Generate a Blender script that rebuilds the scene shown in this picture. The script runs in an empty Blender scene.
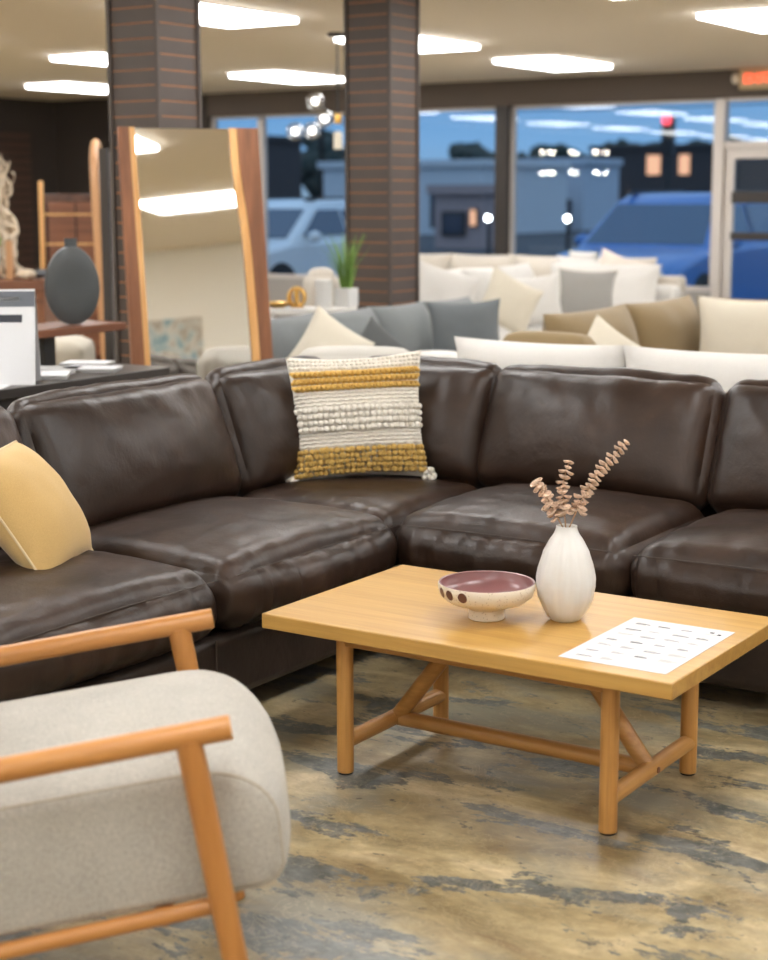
import bpy, math, random
from mathutils import Vector, Matrix, noise
PI = math.pi
random.seed(7)
SC = bpy.context.scene
COL = SC.collection

# ------------------------------------------------------------------ materials
def new_mat(name):
    m = bpy.data.materials.new(name); m.use_nodes = True
    nt = m.node_tree
    return m, nt, nt.nodes['Principled BSDF']

def nd(nt, typ, **kw):
    n = nt.nodes.new(typ)
    for k, v in kw.items():
        if k.startswith('i_'):
            n.inputs[k[2:].replace('_', ' ')].default_value = v
        else:
            setattr(n, k, v)
    return n

def ramp(nt, stops):
    r = nt.nodes.new('ShaderNodeValToRGB')
    e = r.color_ramp.elements
    while len(e) < len(stops): e.new(0.5)
    for el, (p, c) in zip(e, stops):
        el.position = p; el.color = (*c, 1) if len(c) == 3 else c
    return r

def coords(nt, scale=(1, 1, 1), rot=(0, 0, 0), kind='Object'):
    tc = nt.nodes.new('ShaderNodeTexCoord'); mp = nt.nodes.new('ShaderNodeMapping')
    mp.inputs['Scale'].default_value = scale; mp.inputs['Rotation'].default_value = rot
    nt.links.new(tc.outputs[kind], mp.inputs['Vector'])
    return mp.outputs['Vector']

def noise_tex(nt, vec, scale, detail=4, rough=.55, dist=0.0):
    n = nt.nodes.new('ShaderNodeTexNoise')
    n.inputs['Scale'].default_value = scale; n.inputs['Detail'].default_value = detail
    n.inputs['Roughness'].default_value = rough; n.inputs['Distortion'].default_value = dist
    nt.links.new(vec, n.inputs['Vector'])
    return n.outputs['Fac']

def bump(nt, bs, height, strength=.3, dist=.01):
    b = nt.nodes.new('ShaderNodeBump'); b.inputs['Strength'].default_value = strength
    b.inputs['Distance'].default_value = dist
    nt.links.new(height, b.inputs['Height']); nt.links.new(b.outputs['Normal'], bs.inputs['Normal'])
    return b

def mixc(nt, fac, a, b, mode='MIX'):
    m = nt.nodes.new('ShaderNodeMix'); m.data_type = 'RGBA'; m.blend_type = mode
    for s, v in ((m.inputs[0], fac), (m.inputs[6], a), (m.inputs[7], b)):
        if hasattr(v, 'is_output'): nt.links.new(v, s)
        elif isinstance(v, (int, float)): s.default_value = v
        else: s.default_value = (*v, 1)
    return m.outputs[2]

def plain(name, c, rough=.6, metal=0, spec=.5, bumpscale=None, bumpstr=.15, var=.0, emit=None, coat=0):
    m, nt, bs = new_mat(name)
    bs.inputs['Base Color'].default_value = (*c, 1); bs.inputs['Roughness'].default_value = rough
    bs.inputs['Metallic'].default_value = metal; bs.inputs['Specular IOR Level'].default_value = spec
    bs.inputs['Coat Weight'].default_value = coat
    if var or bumpscale:
        v = coords(nt)
        if var:
            f = noise_tex(nt, v, 6, 4)
            r = ramp(nt, [(.3, tuple(x*(1-var) for x in c)), (.7, tuple(min(1, x*(1+var)) for x in c))])
            nt.links.new(f, r.inputs[0]); nt.links.new(r.outputs[0], bs.inputs['Base Color'])
        if bumpscale:
            bump(nt, bs, noise_tex(nt, v, bumpscale, 3), bumpstr, .004)
    if emit:
        bs.inputs['Emission Color'].default_value = (*emit[0], 1); bs.inputs['Emission Strength'].default_value = emit[1]
    return m

def wood(name, light, dark, along='X', scale=1.0, rough=.42, contrast=1.0):
    """straight fine grain running along one local axis"""
    m, nt, bs = new_mat(name)
    s = {'X': (1.2, 26, 26), 'Y': (26, 1.2, 26), 'Z': (26, 26, 1.2)}[along]
    v = coords(nt, tuple(x*scale for x in s))
    f = noise_tex(nt, v, 1.0, 5, .6, .6)
    v2 = coords(nt, tuple(x*scale*4 for x in s)); f2 = noise_tex(nt, v2, 1.0, 3, .6)
    r = ramp(nt, [(.28, dark), (.5, tuple((a*.55+b*.45) for a, b in zip(light, dark))), (.72, light)])
    nt.links.new(f, r.inputs[0])
    c = mixc(nt, .35*contrast, r.outputs[0], f2, 'OVERLAY')
    nt.links.new(c, bs.inputs['Base Color']); bs.inputs['Roughness'].default_value = rough
    bump(nt, bs, f2, .12, .002)
    return m

def fabric(name, c, weave=240, rough=.9, var=.10, strength=.35):
    m, nt, bs = new_mat(name)
    v = coords(nt)
    f = noise_tex(nt, v, weave, 2, .7); g = noise_tex(nt, v, 7, 3)
    r = ramp(nt, [(.3, tuple(x*(1-var*1.6) for x in c)), (.7, tuple(min(1, x*(1+var*.7)) for x in c))])
    nt.links.new(f, r.inputs[0])
    r2 = ramp(nt, [(.3, (1-var*.6,)*3), (.7, (1, 1, 1))]); nt.links.new(g, r2.inputs[0])
    nt.links.new(mixc(nt, 1.0, r.outputs[0], r2.outputs[0], 'MULTIPLY'), bs.inputs['Base Color'])
    bs.inputs['Roughness'].default_value = rough; bs.inputs['Sheen Weight'].default_value = .2
    bs.inputs['Specular IOR Level'].default_value = .2
    bump(nt, bs, f, strength, .002)
    return m

def leather(name, c1, c2):
    m, nt, bs = new_mat(name)
    v = coords(nt)
    big = noise_tex(nt, v, 3.2, 5, .6, .4)
    r = ramp(nt, [(.30, c2), (.55, c1), (.78, tuple(x*1.75 for x in c1))])
    nt.links.new(big, r.inputs[0])
    scuff = noise_tex(nt, coords(nt, (3, 14, 3)), 5, 6, .7, .8)
    rs = ramp(nt, [(.60, (0, 0, 0)), (.80, (1, 1, 1))]); nt.links.new(scuff, rs.inputs[0])
    sf = nt.nodes.new('ShaderNodeMath'); sf.operation = 'MULTIPLY'; sf.inputs[1].default_value = .5
    nt.links.new(rs.outputs[0], sf.inputs[0])
    nt.links.new(mixc(nt, sf.outputs[0], r.outputs[0], (.066, .041, .030)), bs.inputs['Base Color'])
    rr = nt.nodes.new('ShaderNodeMapRange'); rr.inputs['To Min'].default_value = .32; rr.inputs['To Max'].default_value = .47
    nt.links.new(big, rr.inputs['Value']); nt.links.new(rr.outputs[0], bs.inputs['Roughness'])
    bs.inputs['Specular IOR Level'].default_value = .40
    vo = nt.nodes.new('ShaderNodeTexVoronoi'); vo.inputs['Scale'].default_value = 260; nt.links.new(v, vo.inputs['Vector'])
    wr = noise_tex(nt, coords(nt, (1, 1, 1)), 7, 4, .5, .5)
    ad = nt.nodes.new('ShaderNodeMath'); ad.operation = 'MULTIPLY_ADD'; ad.inputs[1].default_value = .05
    nt.links.new(vo.outputs['Distance'], ad.inputs[0]); nt.links.new(wr, ad.inputs[2])
    w2 = noise_tex(nt, coords(nt, (1.6, 1.6, .8)), 26, 4, .6, .9)
    a2 = nt.nodes.new('ShaderNodeMath'); a2.operation = 'MULTIPLY_ADD'; a2.inputs[1].default_value = .22
    nt.links.new(w2, a2.inputs[0]); nt.links.new(ad.outputs[0], a2.inputs[2])
    bump(nt, bs, a2.outputs[0], .34, .014)
    return m

M = {}
M['leather'] = leather('brown_leather', (.028, .0145, .0090), (.0125, .0066, .0043))
M['leather_dark'] = leather('dark_leather', (.022, .0145, .0115), (.013, .0085, .0068))
M['seam'] = plain('leather_seam', (.045, .031, .024), .5)
M['black'] = plain('black_plastic', (.012, .012, .012), .5)
M['oak_x'] = wood('honey_oak_x', (.52, .315, .090), (.40, .215, .052), 'X', 1, .33, .5)
M['oak_y'] = wood('honey_oak_y', (.56, .31, .10), (.40, .19, .05), 'Y', 1, .4, .7)
M['oak_z'] = wood('honey_oak_z', (.54, .285, .085), (.38, .175, .045), 'Z', 1, .4, .7)
M['oak_apron'] = wood('honey_oak_apron', (.48, .25, .075), (.34, .155, .04), 'X', 1, .4, .7)
M['chair_wood'] = wood('amber_beech', (.50, .235, .068), (.39, .16, .040), 'X', .7, .34, .5)
M['chair_wood_z'] = wood('amber_beech_upright', (.46, .205, .055), (.35, .14, .032), 'Z', .7, .34, .5)
M['oatmeal'] = fabric('oatmeal_weave', (.47, .45, .405), 280, .95, .22, .6)
M['oatmeal_seam'] = plain('oatmeal_piping', (.40, .36, .29), .9)
M['yellow'] = fabric('mustard_cotton', (.57, .385, .155), 330, .9, .06, .25)
M['yellow_pipe'] = plain('pale_piping', (.62, .50, .30), .8)
M['wool_cream'] = fabric('cream_wool', (.80, .765, .69), 160, 1, .12, .6)
M['wool_mustard'] = fabric('mustard_wool', (.68, .43, .11), 160, 1, .18, .6)
M['wool_ochre'] = fabric('ochre_wool', (.60, .39, .11), 160, 1, .22, .6)
M['white_sofa'] = fabric('white_linen', (.61, .595, .57), 260, .95, .05, .3)
M['cream_sofa'] = fabric('cream_linen', (.56, .515, .45), 260, .95, .06, .3)
M['grey_sofa'] = fabric('slate_grey_fabric', (.185, .200, .205), 260, .95, .08, .3)
M['grey_light'] = fabric('pale_grey_fabric', (.50, .48, .44), 260, .95, .06, .3)
M['grey_pillow'] = fabric('mid_grey_fabric', (.135, .150, .158), 260, .95, .08, .3)
M['grey_warm'] = fabric('warm_grey_fabric', (.30, .29, .275), 260, .95, .08, .3)
M['dark_pillow'] = fabric('charcoal_fabric', (.085, .09, .092), 260, .95, .08, .3)
M['tan_sofa'] = fabric('khaki_tan_fabric', (.235, .170, .088), 260, .95, .08, .3)
M['cream_pillow'] = fabric('cream_cotton', (.60, .555, .46), 260, .95, .05, .3)
M['blush'] = fabric('blush_linen', (.70, .60, .53), 260, .95, .05, .3)
M['walnut'] = wood('walnut', (.20, .075, .035), (.10, .034, .016), 'X', .6, .35)
M['walnut_z'] = wood('walnut_upright', (.29, .115, .050), (.15, .055, .022), 'Z', .5, .4)
M['sapwood'] = wood('pale_sapwood', (.72, .42, .17), (.55, .28, .09), 'Z', .6, .4, .5)
M['tanwood_z'] = wood('tan_wood_upright', (.56, .31, .15), (.42, .21, .09), 'Z', .6, .45, .5)
M['darkwood'] = wood('espresso_wood', (.040, .032, .027), (.022, .017, .015), 'Y', .6, .4)
M['column'] = plain('taupe_painted_boards', (.075, .057, .048), .5, var=.12)
M['groove'] = plain('copper_brown_board_gap', (.42, .165, .06), .5)
M['wall_dark'] = plain('dark_brown_paint', (.040, .030, .024), .7)
M['soffit'] = plain('taupe_paint', (.115, .090, .074), .75)
M['slat'] = wood('brown_slats', (.085, .045, .03), (.05, .026, .017), 'Y', .6, .5)
M['wall_white'] = plain('warm_white_paint', (.86, .84, .79), .8)
M['alu'] = plain('anodised_metal', (.62, .57, .53), .45, .2)
M['bronze'] = plain('dark_bronze_metal', (.045, .038, .034), .45, .3)
M['chrome'] = plain('mirror_silver', (.93, .92, .88), .02, 1)
M['ceramic_white'] = plain('white_glaze', (.62, .615, .60), .28, bumpscale=60, bumpstr=.06)
M['ceramic_grey'] = plain('slate_glaze', (.055, .062, .066), .45, bumpscale=50, bumpstr=.1, var=.1)
M['paper'] = plain('white_paper', (.60, .61, .63), .7)
M['ink'] = plain('grey_ink', (.14, .145, .16), .8)
M['ink_dark'] = plain('dark_ink', (.03, .033, .045), .8)
M['ink_pale'] = plain('pale_ink', (.36, .36, .355), .8)
M['slate_card'] = plain('slate_card', (.10, .11, .13), .6)
M['brass'] = plain('gold_metal', (.75, .46, .13), .28, 1)
M['dried'] = fabric('dried_leaf', (.74, .55, .42), 90, .85, .25, .3)
M['dried_stalk'] = plain('dried_stalk', (.34, .2, .11), .8)
M['grass'] = plain('green_blade', (.20, .34, .07), .55, var=.3)
M['bone'] = plain('bleached_driftwood', (.55, .46, .35), .8, bumpscale=22, bumpstr=.7, var=.45)
M['exit_box'] = plain('beige_sign_housing', (.62, .48, .28), .5)
M['exit_red'] = plain('red_lit_letters', (.8, .08, .03), .5, emit=((1, .12, .05), 1.6))
M['lamp_white'] = plain('warm_white_plastic', (.8, .74, .62), .5)
M['diffuser'] = plain('lit_diffuser', (.9, .9, .88), .6, emit=((1, .99, .98), 14.0))
M['tframe'] = plain('white_enamel_frame', (.8, .78, .74), .5)
M['bulb_dim'] = plain('softly_lit_bulb', (1, 1, 1), .5, emit=((1, .96, .90), 5))
M['bulb'] = plain('lit_bulb', (1, 1, 1), .5, emit=((1, .93, .82), 70))

def ceiling_mat():
    m, nt, bs = new_mat('cream_ceiling')
    v = coords(nt)
    f = noise_tex(nt, v, 35, 3)
    r = ramp(nt, [(.3, (.87, .775, .655)), (.7, (.90, .81, .69))])
    nt.links.new(f, r.inputs[0]); nt.links.new(r.outputs[0], bs.inputs['Base Color'])
    bs.inputs['Roughness'].default_value = .9
    return m
M['ceiling'] = ceiling_mat()

def floor_mat():
    m, nt, bs = new_mat('acid_stained_concrete')
    rot = (0, 0, math.radians(4))
    def mul(x, k):
        n = nt.nodes.new('ShaderNodeMath'); n.operation = 'MULTIPLY'; n.inputs[1].default_value = k; nt.links.new(x, n.inputs[0]); return n.outputs[0]
    def mask(x, a, b):
        q = ramp(nt, [(a, (0, 0, 0)), (b, (1, 1, 1))]); nt.links.new(x, q.inputs[0]); return q.outputs[0]
    base = noise_tex(nt, coords(nt, (1, 1.9, 1), rot), 2.1, 9, .62, .9)
    r = ramp(nt, [(.30, (.165, .115, .052)), (.43, (.27, .205, .105)), (.54, (.38, .300, .165)), (.68, (.56, .455, .285))])
    nt.links.new(base, r.inputs[0])
    fine = noise_tex(nt, coords(nt, (1, 1.3, 1), rot), 14, 9, .72, .4)
    rf = ramp(nt, [(.30, (.58, .58, .58)), (.7, (1.22, 1.22, 1.22))]); nt.links.new(fine, rf.inputs[0])
    c = mixc(nt, .8, r.outputs[0], rf.outputs[0], 'MULTIPLY')
    wash = noise_tex(nt, coords(nt, (1.0, 2.0, 1), (0, 0, math.radians(8))), 1.7, 6, .58, .7)
    c = mixc(nt, mul(mask(wash, .47, .63), .60), c, (.175, .185, .165))
    rust = noise_tex(nt, coords(nt, (1.0, 1.5, 1), (0, 0, math.radians(-40))), 2.7, 6, .6, 1.2)
    c = mixc(nt, mul(mask(rust, .58, .72), .5), c, (.155, .085, .035))
    # crisp blue-grey patches with broken, speckled edges
    pa = noise_tex(nt, coords(nt, (1.0, 2.2, 1), rot), 2.4, 12, .68, .4)
    pb = noise_tex(nt, coords(nt, (1.0, 1.3, 1), rot), 34, 6, .75)
    sm = nt.nodes.new('ShaderNodeMath'); sm.operation = 'MULTIPLY_ADD'; sm.inputs[1].default_value = .22
    nt.links.new(pb, sm.inputs[0]); nt.links.new(pa, sm.inputs[2])
    tone = ramp(nt, [(.35, (.034, .041, .043)), (.65, (.150, .168, .168))]); nt.links.new(fine, tone.inputs[0])
    c = mixc(nt, mul(mask(sm.outputs[0], .648, .668), .88), c, tone.outputs[0])
    sp = noise_tex(nt, coords(nt, (1.0, 2.0, 1), rot), 13, 8, .70, .3)
    c = mixc(nt, mul(mask(sp, .62, .65), .8), c, (.050, .050, .044))
    ve = noise_tex(nt, coords(nt, (1.0, 1.3, 1), (0, 0, math.radians(30))), 5.5, 9, .7, 1.4)
    rv = ramp(nt, [(.488, (0, 0, 0)), (.50, (1, 1, 1)), (.512, (0, 0, 0))]); nt.links.new(ve, rv.inputs[0])
    c = mixc(nt, mul(rv.outputs[0], .3), c, (.60, .50, .33))
    nt.links.new(c, bs.inputs['Base Color'])
    mr = nt.nodes.new('ShaderNodeMapRange'); mr.inputs['To Min'].default_value = .27; mr.inputs['To Max'].default_value = .44
    nt.links.new(fine, mr.inputs['Value']); nt.links.new(mr.outputs[0], bs.inputs['Roughness'])
    bump(nt, bs, fine, .12, .004)
    return m
M['floor'] = floor_mat()

def glass_mat(name, refl, tint=(1, 1, 1)):
    m = bpy.data.materials.new(name); m.use_nodes = True
    nt = m.node_tree; nt.nodes.clear()
    o = nt.nodes.new('ShaderNodeOutputMaterial'); mx = nt.nodes.new('ShaderNodeMixShader')
    t = nt.nodes.new('ShaderNodeBsdfTransparent'); g = nt.nodes.new('ShaderNodeBsdfGlossy')
    t.inputs[0].default_value = (*tint, 1); g.inputs['Roughness'].default_value = 0.0
    mx.inputs[0].default_value = refl
    nt.links.new(t.outputs[0], mx.inputs[1]); nt.links.new(g.outputs[0], mx.inputs[2]); nt.links.new(mx.outputs[0], o.inputs[0])
    return m
M['glass'] = glass_mat('window_glass', .036, (.93, .95, .96))
M['globe_glass'] = glass_mat('smoked_globe_glass', .22, (.86, .86, .86))

# ------------------------------------------------------------------ mesh helpers
class MB:
    def __init__(s): s.v = []; s.f = []
    def add(s, vs, fs):
        o = len(s.v); s.v += [tuple(x) for x in vs]; s.f += [tuple(i+o for i in f) for f in fs]; return s
    def box(s, a, b, mat=None):
        (x0, y0, z0), (x1, y1, z1) = a, b
        vs = [(x0, y0, z0), (x1, y0, z0), (x1, y1, z0), (x0, y1, z0), (x0, y0, z1), (x1, y0, z1), (x1, y1, z1), (x0, y1, z1)]
        if mat is not None: vs = [mat @ Vector(v) for v in vs]
        return s.add(vs, [(0, 3, 2, 1), (4, 5, 6, 7), (0, 1, 5, 4), (1, 2, 6, 5), (2, 3, 7, 6), (3, 0, 4, 7)])
    def tube(s, pts, r, n=12, cap=True, sy=1.0):
        pts = [Vector(p) for p in pts]; rs = r if isinstance(r, (list, tuple)) else [r]*len(pts)
        d0 = (pts[1]-pts[0]).normalized()
        up = Vector((0, 0, 1)) if abs(d0.z) < .9 else Vector((1, 0, 0))
        rings = []
        for i, p in enumerate(pts):
            if i == 0: d = pts[1]-pts[0]
            elif i == len(pts)-1: d = pts[-1]-pts[-2]
            else: d = pts[i+1]-pts[i-1]
            d.normalize(); a = d.cross(up)
            if a.length < 1e-4: a = d.cross(Vector((0, 1, 0)))
            a.normalize(); b = a.cross(d).normalized(); up = b
            rings.append([p + (a*math.cos(t)+b*math.sin(t)*sy)*rs[i] for t in [2*PI*k/n for k in range(n)]])
        vs = [v for R in rings for v in R]; fs = []
        for i in range(len(pts)-1):
            for k in range(n):
                fs.append((i*n+k, i*n+(k+1) % n, (i+1)*n+(k+1) % n, (i+1)*n+k))
        if cap:
            fs.append(tuple(reversed(range(n)))); fs.append(tuple((len(pts)-1)*n+k for k in range(n)))
        return s.add(vs, fs)
    def lathe(s, prof, n=40, c=(0, 0, 0), cap0=True, cap1=False, sx=1, sy=1, flute=None):
        vs = []; fs = []
        for (r, z) in prof:
            for k in range(n):
                t = 2*PI*k/n; q = r*(1+(flute(k, z) if flute else 0))
                vs.append((c[0]+q*math.cos(t)*sx, c[1]+q*math.sin(t)*sy, c[2]+z))
        for i in range(len(prof)-1):
            for k in range(n): fs.append((i*n+k, i*n+(k+1) % n, (i+1)*n+(k+1) % n, (i+1)*n+k))
        if cap0: fs.append(tuple(reversed(range(n))))
        if cap1: fs.append(tuple((len(prof)-1)*n+k for k in range(n)))
        return s.add(vs, fs)
    def ball(s, c, r, seg=12, ring=8):
        rx, ry, rz = r if isinstance(r, (tuple, list)) else (r, r, r)
        vs = [(c[0], c[1], c[2]-rz)]; fs = []
        for i in range(1, ring):
            a = -PI/2+PI*i/ring
            for k in range(seg):
                t = 2*PI*k/seg
                vs.append((c[0]+rx*math.cos(a)*math.cos(t), c[1]+ry*math.cos(a)*math.sin(t), c[2]+rz*math.sin(a)))
        vs.append((c[0], c[1], c[2]+rz)); top = len(vs)-1
        for k in range(seg):
            fs.append((0, 1+(k+1) % seg, 1+k)); fs.append((top, top-seg+k, top-seg+(k+1) % seg))
        for i in range(ring-2):
            for k in range(seg):
                a = 1+i*seg
                fs.append((a+k, a+(k+1) % seg, a+seg+(k+1) % seg, a+seg+k))
        return s.add(vs, fs)
    def prism(s, poly, a0, a1, axis='x'):
        n = len(poly)
        def P(p, a): return (a, p[0], p[1]) if axis == 'x' else ((p[0], a, p[1]) if axis == 'y' else (p[0], p[1], a))
        vs = [P(p, a0) for p in poly]+[P(p, a1) for p in poly]
        fs = [tuple(reversed(range(n))), tuple(range(n, 2*n))]+[(i, (i+1) % n, n+(i+1) % n, n+i) for i in range(n)]
        return s.add(vs, fs)
    def build(s, name, mat, parent=None, smooth=True, bevel=0, subsurf=0, M4=None, seg=2):
        me = bpy.data.meshes.new(name)
        vs = [M4 @ Vector(v) for v in s.v] if M4 is not None else s.v
        me.from_pydata(vs, [], s.f); me.update()
        import bmesh
        bm = bmesh.new(); bm.from_mesh(me); bmesh.ops.recalc_face_normals(bm, faces=bm.faces); bm.to_mesh(me); bm.free()
        o = bpy.data.objects.new(name, me); COL.objects.link(o); me.materials.append(mat)
        if parent is not None: o.parent = parent
        if smooth:
            me.shade_smooth()
            me.set_sharp_from_angle(angle=math.radians(40))
        if bevel:
            b = o.modifiers.new('bevel', 'BEVEL'); b.width = bevel; b.segments = seg; b.limit_method = 'ANGLE'; b.angle_limit = math.radians(40)
            b.harden_normals = False
        if subsurf:
            b = o.modifiers.new('sub', 'SUBSURF'); b.levels = b.render_levels = subsurf
        return o

def tag(o, label=None, cat=None, group=None, kind=None):
    if label: o['label'] = label
    if cat: o['category'] = cat
    if group: o['group'] = group
    if kind: o['kind'] = kind
    return o

def thing(name, label, cat, loc=(0, 0, 0), rz=0, group=None):
    o = bpy.data.objects.new(name, None); COL.objects.link(o); o.empty_display_size = .1
    o.location = loc; o.rotation_euler = (0, 0, rz)
    return tag(o, label, cat, group)

def struct(name, mb, mat, **kw):
    o = mb.build(name, mat, kw.pop('parent', None), smooth=False, **kw); o['kind'] = 'structure'; return o

def dup(root, label=None, loc=None, rz=None):
    r = root.copy(); COL.objects.link(r)
    if label: r['label'] = label
    if loc: r.location = loc
    if rz is not None: r.rotation_euler = (0, 0, rz)
    def kids(src, dst):
        for ch in [c for c in bpy.data.objects if c.parent == src]:
            c = ch.copy(); COL.objects.link(c); c.parent = dst; kids(ch, c)
    kids(root, r)
    return r

def frame(x, y, z):      # matrix from axes
    return Matrix((x, y, z)).transposed()

def cushion(size, r=.06, puff=(.02, .02, .05), n=22, seed=0, wr=.004, fold=None, botpuff=.0, pe=.55):
    """upholstered cushion: rounded box, swollen faces, creased surface.  size = full x,y,z; centred"""
    hx, hy, hz = [s/2 for s in size]; vs = {}; fs = []
    def pt(u, v, w):
        p = Vector((u*hx, v*hy, w*hz)); rr = min(r, hx, hy, hz)
        c = Vector((max(-hx+rr, min(hx-rr, p.x)), max(-hy+rr, min(hy-rr, p.y)), max(-hz+rr, min(hz-rr, p.z))))
        d = p-c
        q = c+d.normalized()*rr if d.length > 1e-9 else p
        bx, by, bz = 1-u*u, 1-v*v, 1-w*w
        q.x += math.copysign(puff[0], u)*by**pe*bz**pe*abs(u)**3 if u else 0
        q.y += math.copysign(puff[1], v)*bx**pe*bz**pe*abs(v)**3 if v else 0
        if w > 0: q.z += puff[2]*(bx**.6)*(by**.6)*w**3
        elif w < 0: q.z -= botpuff*(bx**.6)*(by**.6)*abs(w)**3
        k = Vector((q.x*7+seed*3.1, q.y*7+seed*1.7, q.z*7))
        dn = (d.normalized() if d.length > 1e-9 else Vector((0, 0, 1)))
        a = noise.noise(k)*1.0+noise.noise(k*2.7)*.55
        q += dn*wr*a
        if fold: q += fold(u, v, w, q, dn, seed)
        return q
    g = [math.sin(PI/2*(-1+2*i/n)) * .35 + (-1+2*i/n)*.65 for i in range(n+1)]
    idx = {}
    V = []
    def vid(i, j, k):
        key = (i, j, k)
        if key not in idx:
            idx[key] = len(V); V.append(pt(g[i], g[j], g[k]))
        return idx[key]
    for i in range(n):
        for j in range(n):
            for lev in (0, n):
                fs.append((vid(i, j, lev), vid(i+1, j, lev), vid(i+1, j+1, lev), vid(i, j+1, lev)))
                fs.append((vid(i, lev, j), vid(i+1, lev, j), vid(i+1, lev, j+1), vid(i, lev, j+1)))
                fs.append((vid(lev, i, j), vid(lev, i+1, j), vid(lev, i+1, j+1), vid(lev, i, j+1)))
    mb = MB(); mb.add(V, fs); return mb

def pillow(w, h, t, pull=.10, n=20, seed=0, wr=.006):
    """throw pillow in the local xz plane (x width, z height, y thickness); edges drawn in between pointed corners"""
    def sh(u, v, s):
        x = u*w/2*(1-pull*(1-v*v)*abs(u)**2); z = v*h/2*(1-pull*(1-u*u)*abs(v)**2)
        b = (max(0, 1-abs(u)**2.4)**.55)*(max(0, 1-abs(v)**2.4)**.55)
        k = Vector((x*6+seed*2.3, z*6-seed, s*3))
        y = s*(t/2*b+wr*b*(noise.noise(k)*1.4+noise.noise(k*2.6)*.7))
        return Vector((x, y, z))
    V = []; fs = []; idx = {}
    def vid(i, j, s):
        edge = i in (0, n) or j in (0, n)
        key = (i, j, 0 if edge else s)
        if key not in idx:
            u = math.sin(PI/2*(-1+2*i/n))*.4+(-1+2*i/n)*.6; v = math.sin(PI/2*(-1+2*j/n))*.4+(-1+2*j/n)*.6
            idx[key] = len(V); V.append(sh(u, v, s))
        return idx[key]
    for s in (-1, 1):
        for i in range(n):
            for j in range(n):
                fs.append((vid(i, j, s), vid(i+1, j, s), vid(i+1, j+1, s), vid(i, j+1, s)))
    mb = MB(); mb.add(V, fs)
    edge = [sh(u, -1, 1) for u in [-1+2*i/12 for i in range(13)]]+[sh(1, v, 1) for v in [-1+2*i/12 for i in range(1, 13)]] + \
           [sh(-u, 1, 1) for u in [-1+2*i/12 for i in range(1, 13)]]+[sh(-1, -v, 1) for v in [-1+2*i/12 for i in range(1, 13)]]
    return mb, edge, sh

def set_pose(o, loc, normal_xy, lean, roll=0.0):
    """stand a pillow (front = local -y) so that its front faces normal_xy, leaning back by lean"""
    az = math.atan2(normal_xy[1], normal_xy[0])+PI/2
    R = Matrix.Rotation(az, 4, 'Z') @ Matrix.Rotation(-lean, 4, 'X') @ Matrix.Rotation(roll, 4, 'Y')
    o.rotation_mode = 'XYZ'; o.rotation_euler = R.to_euler(); o.location = loc

def throw_pillow(label, mat, loc, nxy, lean, w=.45, h=.45, t=.15, roll=0, seed=0, group=None, pipe=None, pull=.1, n=16):
    o = thing('throw_pillow', label, 'pillow', group=group)
    mb, edge, sh = pillow(w, h, t, pull, n, seed)
    mb.build('pillow_cover', mat, o)
    if pipe: MB().tube(edge, .004, 6).build('piping', pipe, o)
    set_pose(o, loc, nxy, lean, roll)
    return o

# ------------------------------------------------------------------ camera
cam = bpy.data.cameras.new('camera'); camo = bpy.data.objects.new('camera', cam); COL.objects.link(camo)
cam.sensor_fit = 'HORIZONTAL'; cam.sensor_width = 24.0; cam.lens = 1626.7/768*24
YAW, PITCH, ROLL, HC = .58115, .17308, .00285, 1.50882
camo.rotation_mode = 'XYZ'
camo.rotation_euler = (Matrix.Rotation(YAW, 4, 'Z') @ Matrix.Rotation(PI/2-PITCH, 4, 'X') @ Matrix.Rotation(-ROLL, 4, 'Z')).to_euler()
camo.location = (0, 0, HC); cam.clip_end = 600
cam.dof.use_dof = True; cam.dof.focus_distance = 4.5; cam.dof.aperture_fstop = 2.3
SC.camera = camo

# ------------------------------------------------------------------ room shell
X0, X1, Y0, Y1, CH = -15.7, 4.9, -8.0, 16.0, 2.75
WH, SILL = 2.47, .52
struct('floor', MB().box((X0-.2, Y0-.2, -.1), (X1+.2, Y1+.2, 0)), M['floor'])
struct('ceiling', MB().box((X0-.2, Y0-.2, CH), (X1+.2, Y1+.2, CH+.1)), M['ceiling'])
struct('wall_left', MB().box((X0-.2, Y0, 0), (X0, Y1, CH)), M['wall_dark'])
struct('wall_right', MB().box((X1, Y0, 0), (X1+.2, Y1, CH)), M['wall_white'])
struct('wall_back', MB().box((X0, Y0-.2, 0), (X1, Y0, CH)), M['wall_white'])
WX0, WX1 = -13.1, 4.6
far = MB()
far.box((X0, Y1, 0), (WX0, Y1+.2, CH)); far.box((WX1, Y1, 0), (X1, Y1+.2, CH))
struct('wall_far', far, M['wall_dark'])
struct('wall_header', MB().box((WX0, Y1, WH), (WX1, Y1+.2, CH)), M['soffit'])
knee = MB(); knee.box((WX0, Y1+.02, 0), (-6.46, Y1+.18, SILL)); knee.box((-5.25, Y1+.02, 0), (WX1, Y1+.18, SILL))
struct('wall_knee', knee, plain('grey_sill_paint', (.33, .31, .29), .7))
def window(n, xa, xb, frame_mat, z0=SILL, bars=()):
    f = MB(); y0, y1 = Y1+.06, Y1+.13; w = .045
    f.box((xa, y0, z0), (xa+w, y1, WH)); f.box((xb-w, y0, z0), (xb, y1, WH))
    f.box((xa, y0, z0), (xb, y1, z0+w)); f.box((xa, y0, WH-w*.6), (xb, y1, WH))
    o = struct(f'window_{n}', f, frame_mat)
    g = MB().box((xa+w, Y1+.09, z0+w), (xb-w, Y1+.096, WH-w*.6)).build('window_glass', M['glass'], o, smooth=False)
    return o
window(1, -13.1, -12.33, M['alu']); window(2, -12.33, -9.02, M['alu'])
window(3, -8.87, -6.46, M['alu']); window(4, -5.22, -1.9, M['alu']); window(5, -1.9, 1.4, M['alu']); window(6, 1.4, 4.6, M['alu'])
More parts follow.
